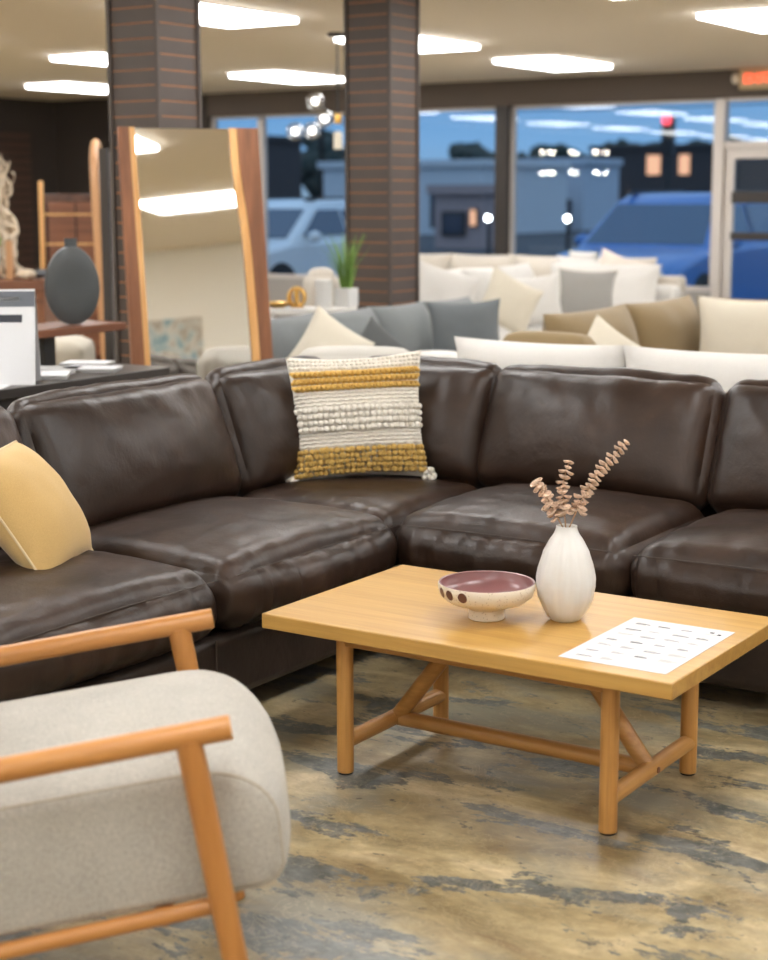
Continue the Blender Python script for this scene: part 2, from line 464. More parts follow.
struct('trim_1', MB().box((-9.02, Y1-.02, 0), (-8.87, Y1+.16, WH)), M['bronze'])
# door: metal frame, transom, glass leaf with two push bars
dr = MB(); DH = 1.97
dr.box((-6.46, Y1+.0, 0), (-6.37, Y1+.14, WH)); dr.box((-5.31, Y1, 0), (-5.22, Y1+.14, WH))
dr.box((-6.37, Y1+.02, DH), (-5.31, Y1+.13, DH+.07)); dr.box((-6.37, Y1+.02, WH-.03), (-5.31, Y1+.13, WH))
d0 = struct('door_1', dr, M['alu'])
MB().box((-6.37, Y1+.08, DH+.07), (-5.31, Y1+.086, WH-.03)).build('transom_glass', M['glass'], d0, smooth=False)
lf = MB()
lf.box((-6.365, Y1+.05, .02), (-6.27, Y1+.1, DH-.005)); lf.box((-5.41, Y1+.05, .02), (-5.315, Y1+.1, DH-.005))
lf.box((-6.27, Y1+.05, DH-.1), (-5.41, Y1+.1, DH-.005)); lf.box((-6.27, Y1+.05, .02), (-5.41, Y1+.1, .25))
lf.build('door_leaf', M['alu'], d0, smooth=False)
MB().box((-6.27, Y1+.07, .25), (-5.41, Y1+.076, DH-.1)).build('door_glass', M['glass'], d0, smooth=False)
for z0, z1 in ((1.42, 1.54), (1.05, 1.13)):
    MB().box((-6.27, Y1+.005, z0), (-5.41, Y1+.05, z1)).build('push_bar', M['bronze'], d0, smooth=False, bevel=.006)
# skirting of the dark wall
struct('baseboard_left', MB().box((X0, Y0, 0), (X0+.015, Y1, .12)), M['wall_dark'])

# ------------------------------------------------------------------ ceiling lights
def ceiling_light():
    t = thing('ceiling_light', '', 'ceiling light')
    f = MB(); a, b = .305, .61; w = .025
    f.box((-a-w, -b-w, -.012), (-a, b+w, 0)); f.box((a, -b-w, -.012), (a+w, b+w, 0))
    f.box((-a, -b-w, -.012), (a, -b, 0)); f.box((-a, b, -.012), (a, b+w, 0))
    f.build('light_frame', M['tframe'], t, smooth=False)
    MB().box((-a, -b, -.042), (a, b, -.002)).build('diffuser', M['diffuser'], t, smooth=False)  # dropped below the frame: glowing sides added to brighten the ceiling
    return t
cl = ceiling_light()
LX = [-13.3, -10.4, -7.3, -4.25, -1.2, 1.8]
LY = [14.05, 11.5, 8.95, 6.4, 3.85, 1.3, -1.25, -3.8, -6.35]
LLAB = {(-7.3, 14.05): 'lit ceiling panel nearest the window wall, right of the second boarded column',
        (-10.4, 14.05): 'lit ceiling panel behind the globe chandelier rod, nearest the window wall',
        (-13.3, 14.05): 'lit ceiling panel near the dark wall corner, beside the left boarded column, lower of two',
        (-10.4, 11.5): 'lit ceiling panel half hidden by the left boarded column, second row from the windows',
        (-7.3, 11.5): 'lit ceiling panel cut by the right edge of the second boarded column',
        (-4.25, 11.5): 'lit ceiling panel above the exit sign at the top right corner',
        (-7.3, 8.95): 'largest lit ceiling panel, at the top between the two boarded columns',
        (-10.4, 8.95): 'upper of two lit ceiling panels at the far left edge, above the driftwood sculpture',
        (-13.3, 11.5): 'lower of two lit ceiling panels at the far left edge, above the dark wall'}
first = True
for lx in LX:
    for ly in LY:
        o = cl if first else dup(cl); first = False
        o.location = (lx, ly, CH)
        o['group'] = 'ceiling light panels'
        o['label'] = LLAB.get((lx, ly), 'rectangular lit ceiling panel with dropped lens outside the picture')

# ------------------------------------------------------------------ boarded columns
def column(label, x1, y0, w=.318):
    """right front corner at (x1, y0)"""
    t = thing('boarded_column', label, 'column', (x1-w/2, y0+w/2, 0), 0, 'boarded columns')
    h = w/2
    MB().box((-h+.004, -h+.004, 0), (h-.004, h-.004, CH)).build('column_core', M['groove'], t, smooth=False)
    b = MB(); z = 0.0; P = .0765
    while z < CH-.01:
        z1 = min(z+P-.0078, CH)
        b.box((-h, -h, z), (h, h, z1)); z += P
    b.build('cladding_boards', M['column'], t, smooth=False)
    for sx in (-1, 1):
        for sy in (-1, 1):
            MB().box((sx*h-.011, sy*h-.011, 0), (sx*h+.011, sy*h+.011, CH)).build('corner_trim', M['column'], t, smooth=False)
    return t
column('dark taupe boarded column behind the tall wooden mirror', -5.55, 6.392)
column('dark taupe boarded column between the car windows, by the potted grass', -5.567, 8.55)

# ------------------------------------------------------------------ leather sectional
sofa = thing('leather_sectional_sofa', 'dark brown leather corner sofa with loose seat and back cushions', 'sofa', (-3.4, 3.9, 0))
O = Vector((-3.4, 3.9, 0))
def fr(a, b): return (Vector(a)-O), (Vector(b)-O)
def sbox(name, a, b, bev=.03, mat='leather_dark'):
    p, q = fr(a, b); return MB().box(p, q).build(name, M[mat], sofa, bevel=bev, seg=3)
sbox('sofa_base', (-4.0, 2.2, .075), (-2.845, 5.56, .275)); sbox('sofa_base', (-2.845, 4.40, .075), (-.8, 5.56, .275))
sbox('sofa_back_frame', (-4.02, 2.2, .27), (-3.90, 5.58, .64)); sbox('sofa_back_frame', (-3.90, 5.46, .27), (-.8, 5.58, .64))
sbox('sofa_arm', (-3.76, 2.2, .27), (-2.87, 2.46, .62), .05); sbox('sofa_arm', (-1.04, 4.42, .27), (-.8, 5.31, .62), .05)
for x, y in ((-2.95, 2.3), (-2.95, 4.5), (-3.82, 2.3), (-3.82, 5.35), (-.9, 4.5), (-.9, 5.35)):
    p = Vector((x, y, 0))-O
    MB().box((p.x-.04, p.y-.04, 0), (p.x+.04, p.y+.04, .085)).build('sofa_foot', M['black'], sofa, smooth=False)
# panel seams on the base fronts
for a, b in (((-2.842, 3.46, .09), (-2.842, 3.46, .27)), ((-2.0, 4.397, .09), (-2.0, 4.397, .27))):
    MB().tube([Vector(a)-O, Vector(b)-O], .0035, 6).build('base_seam', M['seam'], sofa)

def seatfold(front):      # vertical gathers on the front edge; front = local axis index and sign
    ax, sg = front
    def f(u, v, w, q, dn, seed):
        e = (u if ax == 0 else v)*sg; l = (v if ax == 0 else u)
        k = max(0, e-.5)/.5
        s = q.y if ax == 0 else q.x
        a = noise.noise(Vector((s*20+seed*5, q.z*4.5+e*1.6, seed)))*.7+noise.noise(Vector((s*44, q.z*5, seed*2.0)))*.4
        t = noise.noise(Vector((s*10+q.z*3, e*5, seed*4.0)))
        return dn*(a*.016*k*(1-.45*w*w) + t*.003)
    return f
def backfold(u, v, w, q, dn, seed):
    # soft creases fanning down from the top edge
    s = q.x
    a = noise.noise(Vector((s*9+q.z*3.0+seed*7, q.z*2.0, seed*1.0)))
    b = noise.noise(Vector((s*20+q.z*7, q.z*5, seed*3.0)))
    k = max(0, w*.7+.35)
    return dn*(a*.008*k+b*.006*k)*(1-.6*max(0, w)**4)

def seat(x0, x1, y0, y1, zt, front, seed, puff=(.018, .018, .05), rot=0):
    th = .20; c = Vector(((x0+x1)/2, (y0+y1)/2, zt-th/2))
    mb = cushion((x1-x0-.004, y1-y0-.004, th), .085, puff, 56, seed, .003, seatfold(front), pe=.9)
    o = mb.build('seat_cushion', M['leather'], sofa); o.location = c-O
    # stitched seam along the upper front edge
    ax, sg = front; pts = []
    hx, hy = (x1-x0)/2, (y1-y0)/2
    for i in range(25):
        l = -.93+1.86*i/24
        if ax == 0: pts.append((sg*(hx+puff[0]*(1-l*l)**.7*.62-.012), l*hy, th/2-.022+.012*(1-l*l)))
        else: pts.append((l*hx, sg*(hy+puff[1]*(1-l*l)**.7*.62-.012), th/2-.022+.012*(1-l*l)))
    MB().tube(pts, .0013, 6).build('welt_seam', M['seam'], o)
    return o
seat(-3.56, -2.80, 2.47, 3.465, .475, (0, 1), 1)
seat(-3.56, -2.79, 3.47, 4.365, .478, (0, 1), 2, (.035, .02, .055))
seat(-3.56, -2.86, 4.37, 5.10, .470, (1, -1), 3, (.0, .0, .03))
seat(-2.845, -2.005, 4.33, 5.10, .480, (1, -1), 4, (.02, .035, .055))
seat(-2.0, -1.045, 4.33, 5.10, .478, (1, -1), 5, (.02, .03, .05))

def back(center_xy, width, nxy, seed, lean=.37, h=.465, t=.24, zb=.445, roll=0.0):
    """back cushion, local x width, local -y front, z up"""
    mb = cushion((width, t*.62, h), .072, (.012, .085, .022), 40, seed, .004, backfold, pe=.8)
    o = mb.build('back_cushion', M['leather'], sofa)
    az = math.atan2(nxy[1], nxy[0])+PI/2
    R = Matrix.Rotation(az, 4, 'Z') @ Matrix.Rotation(-lean, 4, 'X') @ Matrix.Rotation(roll, 4, 'Y')
    o.rotation_euler = R.to_euler()
    b = R.to_3x3() @ Vector((0, 0, h/2))
    o.location = Vector((center_xy[0], center_xy[1], zb))+b-O
    return o
back((-3.55, 3.02), .98, (1, 0), 11)
back((-3.55, 3.99), .94, (1, 0), 12)
back((-3.55, 4.82), .71, (1, 0), 13, .34)
back((-3.23, 5.11), .64, (0, -1), 14, .34)
back((-2.505, 5.11), .90, (0, -1), 15)
back((-1.575, 5.11), .95, (0, -1), 16)

# ------------------------------------------------------------------ pillows on the sectional
throw_pillow('mustard cotton throw pillow with pale piping on the left sofa seat', M['yellow'], (-3.285, 3.195, .645), (.90, .44), .60,
             .42, .39, .20, 0, 3, pipe=M['yellow_pipe'], pull=.03, n=26)

def woven_pillow():
    t = thing('woven_throw_pillow', 'cream and mustard striped chunky woven pillow in the sofa corner', 'pillow')
    W, H, T = .50, .47, .17
    mb, edge, sh = pillow(W, H, T, .09, 24, 5)
    mb.build('pillow_cover', M['wool_cream'], t)
    def on(u, v): return sh(u, v, -1)
    def beads(rows, cnt, ru, rz, jit, lift, ext=.975):
        m = MB()
        for v in rows:
            for i in range(cnt):
                u = -ext+2*ext*(i+.5)/cnt+random.uniform(-jit, jit)
                p = on(max(-.985, min(.985, u)), v+random.uniform(-jit, jit)*.5)
                p.x += max(0, abs(u)-.985)*W/2*(1 if u > 0 else -1)
                s = random.uniform(.85, 1.18)
                m.ball((p.x, p.y-lift, p.z), (ru*s, ru*.8*s, rz*s), 8, 6)
        return m
    def cords(rows, r, amp):
        m = MB()
        for v in rows:
            m.tube([on(-.97+1.94*i/40, v+amp*math.sin(i*2.1+v*30))-Vector((0, r*.4, 0)) for i in range(41)], r, 6)
        return m
    beads([.94, .87, .80], 30, .0095, .0075, .012, .002).build('cream_edge_band', M['wool_cream'], t)
    br = MB()
    for r_, v in enumerate((.69, .575, .46)):
        for i in range(25):
            u = -.97+1.94*(i+.5)/25
            p = on(u, v); d = .55 if r_ % 2 else -.55
            a = Vector((p.x-.012, p.y-.006, p.z-.013*d)); b = Vector((p.x+.012, p.y-.006, p.z+.013*d))
            br.tube([a, (a+b)/2+Vector((0, -.009, 0)), b], [.006, .0115, .006], 7)
    br.build('mustard_braid_band', M['wool_mustard'], t)
    cords([.37, .31, .25, .19], .007, .010).build('cream_cord_band', M['wool_cream'], t)
    beads([.11, .01, -.09, -.19], 24, .0120, .0115, .010, .012, 1.03).build('cream_loop_band', M['wool_cream'], t)
    cords([-.27, -.33, -.39, -.45], .007, .010).build('cream_cord_band', M['wool_cream'], t)
    beads([-.53, -.62, -.71, -.80, -.89], 26, .0115, .0112, .014, .010, 1.0).build('ochre_loop_band', M['wool_ochre'], t)
    for s in (-1, 1):
        m = MB(); c = Vector((s*W*.50, 0, -H*.475))
        for k in range(26):
            q = Vector((random.uniform(-.02, .02), random.uniform(-.022, .022), random.uniform(-.02, .02)))
            m.ball(c+q, .011, 7, 5)
        m.build('corner_tassel', M['wool_cream'], t)
    set_pose(t, (-3.325, 4.885, .71), (.60, -.80), .22, -.045)
woven_pillow()

# ------------------------------------------------------------------ coffee table
HT, TT = .43, .04
TX0, TX1, TY0, TY1 = -2.546, -1.388, 3.288, 3.972
tb = thing('coffee_table', 'honey oak rectangular coffee table with round legs and stretchers', 'table', ((TX0+TX1)/2, (TY0+TY1)/2, 0))
TC = Vector(((TX0+TX1)/2, (TY0+TY1)/2, 0)); hx, hy = (TX1-TX0)/2, (TY1-TY0)/2
MB().box((-hx, -hy, HT-TT), (hx, hy, HT)).build('table_top', M['oak_x'], tb, bevel=.003)
lx, ly, lr = .382, .243, .0225
for sx in (-1, 1):
    for sy in (-1, 1):
        l = MB().tube([(sx*lx, sy*ly, .004), (sx*lx, sy*ly, HT-TT)], lr, 24).build('leg', M['oak_z'], tb, bevel=.003)
        MB().tube([(sx*lx, sy*ly, 0), (sx*lx, sy*ly, .0045)], lr*.85, 20).build('foot_pad', M['black'], l)
for sy in (-1, 1):
    MB().box((-lx, sy*(ly+.008)-.010, HT-TT-.038), (lx, sy*(ly+.008)+.010, HT-TT)).build('apron', M['oak_apron'], tb, bevel=.002)
for sx in (-1, 1):
    MB().tube([(sx*lx, -ly, .088), (sx*lx, ly, .088)], .0215, 20).build('side_stretcher', M['oak_y'], tb)
    MB().tube([(sx*(lx-.01), 0, .092), (sx*(lx-.235), 0, HT-TT-.004)], .0225, 20).build('diagonal_brace', M['oak_apron'], tb)
MB().tube([(-lx, 0, .088), (lx, 0, .088)], .0215, 20).build('long_stretcher', M['oak_apron'], tb)
MB().tube([(lx+.016, 0, .088), (lx+.0235, 0, .088)], .008, 12).build('dowel_plug', M['walnut'], tb)

# bowl
bw = thing('footed_bowl', 'speckled cream footed bowl with mauve inside and brown dots', 'bowl', (-2.025, 3.565, HT))
m, nt, bs = new_mat('speckled_stoneware')
v = coords(nt); vo = nt.nodes.new('ShaderNodeTexVoronoi'); vo.inputs['Scale'].default_value = 150; nt.links.new(v, vo.inputs['Vector'])
r = ramp(nt, [(.12, (.22, .15, .09)), (.2, (.70, .64, .54))]); nt.links.new(vo.outputs['Distance'], r.inputs[0])
nt.links.new(r.outputs[0], bs.inputs['Base Color']); bs.inputs['Roughness'].default_value = .4
M['stoneware'] = m
M['mauve'] = plain('mauve_glaze', (.20, .085, .085), .3, var=.08)
M['dot'] = plain('brown_dot_glaze', (.095, .035, .025), .4)
ex = [(.044, 0), (.047, .002), (.046, .026), (.054, .033), (.098, .046), (.119, .062), (.125, .080), (.1258, .094), (.1245, .097)]
MB().lathe(ex, 56).build('bowl_body', M['stoneware'], bw)
MB().lathe([(.1245, .097), (.1195, .096), (.116, .080), (.103, .064), (.06, .053), (.02, .050), (.001, .0495)], 56, cap0=False, cap1=True).build('bowl_lining', M['mauve'], bw)
def rad(z):
    for (r0, z0), (r1, z1) in zip(ex, ex[1:]):
        if z0 <= z <= z1: return r0+(r1-r0)*(z-z0)/(z1-z0+1e-9)
    return .12
for k, ang in enumerate((233, 250, 270)):
    A = math.radians(ang); dm = MB(); vs = []
    for i in range(20):
        a = 2*PI*i/20; z = .078+.0135*math.sin(a); th = A+.0135*math.cos(a)/.125; rr = rad(z)+.0006
        vs.append((rr*math.cos(th), rr*math.sin(th), z))
    rr = rad(.078)+.0008; vs.append((rr*math.cos(A), rr*math.sin(A), .078))
    dm.add(vs, [(i, (i+1) % 20, 20) for i in range(20)])
    dm.build('painted_dot', M['dot'], bw)

# vase
vz = thing('bud_vase', 'white ribbed teardrop ceramic vase on the coffee table', 'vase', (-1.847, 3.662, HT))
pr = [(.034, 0), (.039, .003), (.054, .025), (.069, .060), (.0745, .092), (.0735, .115), (.068, .145), (.057, .180), (.043, .208), (.032, .228), (.0272, .240), (.027, .246), (.0255, .247), (.0235, .243), (.024, .22)]
def fl(k, z):
    s = 1 if .01 < z < .215 else 0
    return s*(.030*abs(math.cos(2*PI*k/96*8))+(.014 if (int(z/.035)+k//8) % 2 else 0))
pr2 = []
for (r0, z0), (r1, z1) in zip(pr, pr[1:]):
    for i in range(3 if abs(z1-z0) > .02 else 1):
        pr2.append((r0+(r1-r0)*i/(3 if abs(z1-z0) > .02 else 1), z0+(z1-z0)*i/(3 if abs(z1-z0) > .02 else 1)))
pr2.append(pr[-1])
MB().lathe(pr2, 96, flute=fl).build('vase_body', M['ceramic_white'], vz)

# dried stems
def stem(label, pts, n, s0, seed):
    random.seed(seed)
    t = thing('dried_eucalyptus_stem', label, 'dried stem', (-1.847, 3.662, HT), 0, 'dried stems in the vase')
    P = [Vector(p) for p in pts]
    def at(u):
        k = u*(len(P)-1); i = min(int(k), len(P)-2); return P[i].lerp(P[i+1], k-i)
    MB().tube([at(i/16) for i in range(17)], [.0022*(1-.5*i/16) for i in range(17)], 7).build('stalk', M['dried_stalk'], t)
    L = MB()
    for i in range(n):
        u = .40+.60*i/(n-1); c = at(u); d = (at(min(1, u+.05))-at(u-.05)).normalized()
        for sg in (0, 1):
            ang = i*1.9+sg*PI+random.uniform(-.4, .4)
            a = d.orthogonal().normalized(); a = Matrix.Rotation(ang, 3, d) @ a
            b = d.cross(a)
            R = s0*(1.15-.55*u)*random.uniform(.8, 1.2)
            vs = []; N = 7
            for x in range(N):
                for y in range(N):
                    p, q = -1+2*x/(N-1), -1+2*y/(N-1)
                    pd, qd = p*math.sqrt(1-q*q/2), q*math.sqrt(1-p*p/2)      # square to disc
                    cup = (pd*pd+qd*qd)*.75
                    vs.append(c+a*(R*(1.0+pd*.95-cup*.3))+b*(R*qd*.95)+d*(R*(cup*.9-.2*pd)))
            fs = [(x*N+y, (x+1)*N+y, (x+1)*N+y+1, x*N+y+1) for x in range(N-1) for y in range(N-1)]
            L.add(vs, fs)
    o = L.build('leaves', M['dried'], t)
    sm = o.modifiers.new('thick', 'SOLIDIFY'); sm.thickness = .0012
def cv(r, f): return (r*.8358-f*.549, r*.549+f*.8358)
def spray(dr, z, df=0):
    x, y = cv(dr, df); return (x, y, z)
SZ = .0155
stem('tallest dried eucalyptus sprig, leaning right out of the white vase', [(0, 0, .06), spray(.004, .235), spray(.035, .31), spray(.085, .385, .02), spray(.150, .455, .03)], 18, SZ, 1)
stem('shortest dried sprig, leaning left out of the white vase', [(.004, 0, .06), spray(-.006, .235), spray(-.03, .28), spray(-.055, .325, -.01), spray(-.078, .36, -.02)], 11, SZ, 2)
stem('middle dried sprig, upright with pale tip in the white vase', [(-.004, 0, .06), spray(-.002, .235), spray(-.008, .30), spray(-.012, .35, .01), spray(.004, .405, .02)], 11, SZ, 3)
random.seed(11)

# paper
pp = thing('printed_sheet', 'white printed price sheet lying at the right end of the coffee table', 'paper', (-1.566, 3.558, HT+.0005))
rects = []
for row in range(7):
    for c in range(4):
        if row == 6 and c > 1: continue
        y = .17-.056*row-random.uniform(0, .008); x = -.108+.062*c
        L = random.uniform(.026, .048); h = random.choice([.004, .006, .008])
        rects.append((x, y-h, x+L, y, random.choice([1, 1, 2, 2, 3])))
        rects.append((x, y-h-.008, x+L*.8, y-h-.005, 3))
        if random.random() < .6: rects.append((x, y+.004, x+L*.6, y+.008, 3))
rects += [(.085, .172, .097, .184, 2), (.108, .160, .120, .174, 2)]
NX, NY = 137, 214
sheet = MB()
sheet.add([(-.137+.274*i/NX, -.214+.428*j/NY, 0) for i in range(NX+1) for j in range(NY+1)],
          [(i*(NY+1)+j, (i+1)*(NY+1)+j, (i+1)*(NY+1)+j+1, i*(NY+1)+j+1) for i in range(NX) for j in range(NY)])
so_ = sheet.build('sheet', M['paper'], pp, smooth=False)
for k in ('ink', 'ink_dark', 'ink_pale'): so_.data.materials.append(M[k])
for f in so_.data.polygons:
    c = f.center
    for x0, y0, x1, y1, k in rects:
        if x0 <= c.x <= x1 and y0 <= c.y <= y1: f.material_index = k
sm = so_.modifiers.new('thick', 'SOLIDIFY'); sm.thickness = .0008; sm.offset = 1

# ------------------------------------------------------------------ armchair (local +x = the way it faces)
ac = thing('lounge_armchair', 'oatmeal fabric lounge chair with round amber wood arms in front', 'armchair', (-1.895, 2.32, 0), math.radians(41.6))
AY = .362; SL = math.tan(math.radians(8.3))
for s in (-1, 1):
    MB().tube([(-.70, s*AY, .630-.70*SL), (.0, s*AY, .630)], .0215, 24, sy=1.0).build('armrest', M['chair_wood'], ac, bevel=.002)
    MB().tube([(-.072, s*AY, .612), (.036, s*AY, 0)], [.0235, .0215], 20).build('leg', M['chair_wood_z'], ac)
    MB().tube([(-.62, s*AY, .54), (-.84, s*AY, 0)], [.0225, .0205], 20).build('leg', M['chair_wood_z'], ac)
    MB().tube([(-.60, s*(AY-.047), .200), (-.035, s*(AY-.047), .292)], .015, 16).build('side_rail', M['chair_wood'], ac)
for x, z in ((-.12, .275), (-.58, .21)):
    MB().tube([(x, -AY+.05, z), (x, AY-.05, z)], .017, 16).build('cross_rail', M['chair_wood'], ac)
def seat_loft():
    # closed side profile (x, z) of the seat: bullnose at the front
    tilt = math.radians(7.8)
    pts = []
    L0, T = -.62, .230
    def rot(x, z): return (x*math.cos(tilt)-z*math.sin(tilt), x*math.sin(tilt)+z*math.cos(tilt))
    prof = []
    for i in range(18): prof.append((L0+(.62-.07)*i/17, T/2))                       # top, back to front
    for i in range(1, 11):
        a = PI/2-(PI*.52)*i/10; prof.append((-.07+.155*math.cos(a)**.85 if math.cos(a) > 0 else -.07, T/2-.105+.105*math.sin(a)))
    for i in range(1, 8): 
        a = -.05*PI-(PI*.45)*i/7; prof.append((.035+.05*math.cos(a), -T/2+.055+.055*math.sin(a)))
    for i in range(1, 16): prof.append((.035+(L0-.035)*i/15, -T/2))
    prof.append((L0-.03, -T/4)); prof.append((L0-.035, 0)); prof.append((L0-.03, T/4))
    n = len(prof); cx = -.25
    ts = [-1, -.99, -.97, -.94, -.8, -.65, -.5, -.3, -.1, .1, .3, .5, .65, .8, .94, .97, .99, 1]
    hw = .315; V = []; F = []
    for t in ts:
        e = abs(t); sh = 0 if e < .93 else (1-math.sqrt(max(0, 1-((e-.93)/.07)**2)))*.020
        for (x, z) in prof:
            X = x; Z = z
            cr = (1-e**2.2)
            if z > 0: Z += .052*cr*(z/(T/2))*min(1, max(0, (.12-x)/.18)+.25)
            if x > -.05: X += .03*cr*max(0, (x+.05)/.13)
            if e > .93:
                d = Vector((X-cx, Z)); X -= sh*(d.x/abs(d.x) if abs(d.x) > .3 else d.x/.3); Z -= sh*(d.y/(T/2))
            a, b = rot(X, Z)
            V.append((a, t*hw, b+.424))
    for i in range(len(ts)-1):
        for k in range(n): F.append((i*n+k, i*n+(k+1) % n, (i+1)*n+(k+1) % n, (i+1)*n+k))
    F.append(tuple(range(n))); F.append(tuple((len(ts)-1)*n+k for k in reversed(range(n))))
    mb = MB(); mb.add(V, F)
    o = mb.build('seat_cushion', M['oatmeal'], ac)
    for t_i in (2, len(ts)-3):
        s = [Vector(V[t_i*n+k]) for k in range(0, 37)]
        MB().tube(s, .0024, 6).build('seam', M['oatmeal_seam'], o)
seat_loft()
bc = cushion((.20, .60, .62), .08, (.04, .02, .03), 18, 6, .003).build('back_cushion', M['oatmeal'], ac)
bc.location = (-.80, 0, .72); bc.rotation_euler = (0, -.32, 0)

# ------------------------------------------------------------------ generic sofa (local: faces -y, back at y=0, centred in x)
def sofa_like(name, label, cat, mat, loc, rz, n=3, cw=.80, depth=.98, seat_z=.45, back_top=.86, arms=(True, True), arm_h=.62, arm_w=.22, seed=0, group=None, lean=.2, bpuff=.05, res=12, skip=0, arm_d=None):
    t = thing(name, label, cat, loc, rz, group)
    W = n*cw; x0 = -W/2; x1 = W/2
    xa = x0-(arm_w if arms[0] else 0); xb = x1+(arm_w if arms[1] else 0)
    MB().box((xa, -depth+.02, .08), (xb, 0, .28)).build('sofa_base', mat, t, bevel=.02)
    MB().box((xa, -.16, .28), (xb, 0, back_top-.16)).build('sofa_back_frame', mat, t, bevel=.04, seg=3)
    for k, on in enumerate(arms):
        if on:
            a, b = ((xa, x0) if k == 0 else (x1, xb))
            ad_ = arm_d or depth-.02
            c = cushion((b-a, ad_, arm_h-.27), .07, (.01, .01, .02), 10, seed+k, .003).build('sofa_arm', mat, t)
            c.location = ((a+b)/2, -.01-ad_/2, .27+(arm_h-.27)/2)
    for i in range(n):
        cx = x0+cw*(i+.5)
        if i >= skip:
            c = cushion((cw-.006, depth-.22, .19), .055, (.01, .02, .035), res, seed+i, .003).build('seat_cushion', mat, t)
            c.location = (cx, -depth/2-.10, seat_z-.095)
        h = back_top-seat_z+.03
        b = pillow(cw*1.03, h*1.06, .24+bpuff*1.2, .05, 16, seed+20+i, .010)[0].build('back_cushion', mat, t)
        b.rotation_euler = (-lean, 0, random.uniform(-.02, .02))
        b.location = (cx, -.30+.5*h*math.sin(lean)*1.0, seat_z-.02+h/2)
    for sx in (xa+.08, xb-.08):
        for sy in (-depth+.1, -.08):
            MB().box((sx-.03, sy-.03, 0), (sx+.03, sy+.03, .09)).build('sofa_foot', M['black'], t, smooth=False)
    return t
# white sofa back to back with the leather one
sofa_like('white_linen_sofa', 'white linen sofa seen from behind, just beyond the leather sectional', 'sofa', M['white_sofa'], (-2.47, 5.98, 0), PI, 3, .82, 1.0, .45, .87, (True, True), .62, .2, 3, lean=.12)
# pale grey and white chairs between the sectional and the grey sofa
def tub_chair(label, mat, loc, rz, w, top):
    t = thing('upholstered_chair', label, 'chair', loc, rz)
    c = cushion((w, .20, top-.12), .09, (.02, .03, .02), 14, 4, .004).build('chair_back', mat, t); c.location = (0, -.10, .12+(top-.12)/2)
    c = cushion((w-.1, .34, .20), .07, (.02, .02, .04), 12, 5, .003).build('seat_cushion', mat, t); c.location = (0, -.36, .36)
    MB().box((-w/2+.05, -.50, .12), (w/2-.05, -.05, .27)).build('chair_base', mat, t, bevel=.02)
    for sx in (-1, 1):
        for sy in (-.44, -.1):
            MB().tube([(sx*(w/2-.12), sy, 0), (sx*(w/2-.12), sy, .13)], .02, 10).build('leg', M['black'], t)
    return t
tub_chair('pale grey chair seen from behind, in front of the grey sofa', M['grey_light'], (-4.21, 6.17, 0), YAW+PI-.02, .58, .80)
so = thing('round_stool', 'small white round stool in front of the grey sofa', 'stool', (-4.36, 7.13, 0))
MB().lathe([(.001, .58), (.12, .58), (.138, .60), (.142, .64), (.138, .69), (.11, .715), (.001, .722)], 28, cap0=False).build('seat', M['white_sofa'], so)
MB().lathe([(.03, .02), (.03, .58)], 16, cap1=True).build('stem', M['tframe'], so); MB().lathe([(.12, 0), (.12, .015), (.03, .025)], 24, cap1=True).build('base', M['tframe'], so)

def merge(t1, t2):
    bpy.context.view_layer.update()
    K = t1.matrix_world.inverted() @ t2.matrix_world
    for c in [c for c in bpy.data.objects if c.parent == t2]:
        Mb = K @ c.matrix_basis
        c.parent = t1; c.matrix_basis = Mb
    bpy.data.objects.remove(t2)
# grey sofa, faces +x
sofa_like('grey_fabric_sofa', 'slate grey sofa in front of the second boarded column', 'sofa', M['grey_sofa'], (-5.54, 7.98, 0), PI/2, 4, .58, .98, .45, .85, (False, False), .80, .16, 8, lean=.24)
throw_pillow('cream patterned throw pillow at the left of the grey sofa', M['cream_pillow'], (-5.01, 7.10, .68), (.80, -.6), .22, .38, .38, .14, .62, 12)
throw_pillow('small charcoal throw pillow tipped on the grey sofa', M['dark_pillow'], (-4.90, 7.40, .64), (.75, -.65), .40, .33, .33, .12, .75, 13)
throw_pillow('mid grey throw pillow at the right end of the grey sofa', M['grey_pillow'], (-4.92, 8.38, .70), (.55, -.83), .25, .44, .40, .14, -.05, 14)

# tan sectional: left run faces +x, back run faces -y
tn = sofa_like('tan_sectional_sofa', 'khaki tan corner sofa with low arm, behind the white sofa', 'sofa', M['tan_sofa'], (-4.03, 8.27, 0), PI/2, 2, .93, 1.0, .45, .90, (True, False), .82, .2, 15, lean=.24, res=14, arm_d=.50)
merge(tn, sofa_like('sofa_run', '', '', M['tan_sofa'], (-2.62, 9.30, 0), 0, 3, .75, 1.0, .45, .90, (False, True), .64, .2, 19, lean=.2, skip=1))
throw_pillow('large cream square pillow on the tan sofa at the right edge', M['cream_pillow'], (-3.30, 8.72, .70), (.35, -.93), .22, .56, .50, .17, .02, 21)
throw_pillow('ivory patterned pillow standing on its corner on the tan sofa', M['cream_pillow'], (-3.48, 7.34, .66), (.6, -.8), .3, .40, .40, .13, .6, 22)
throw_pillow('small blush pillow lying on the tan sofa seat', M['blush'], (-3.42, 7.72, .60), (.6, -.8), .7, .36, .30, .12, .1, 23)

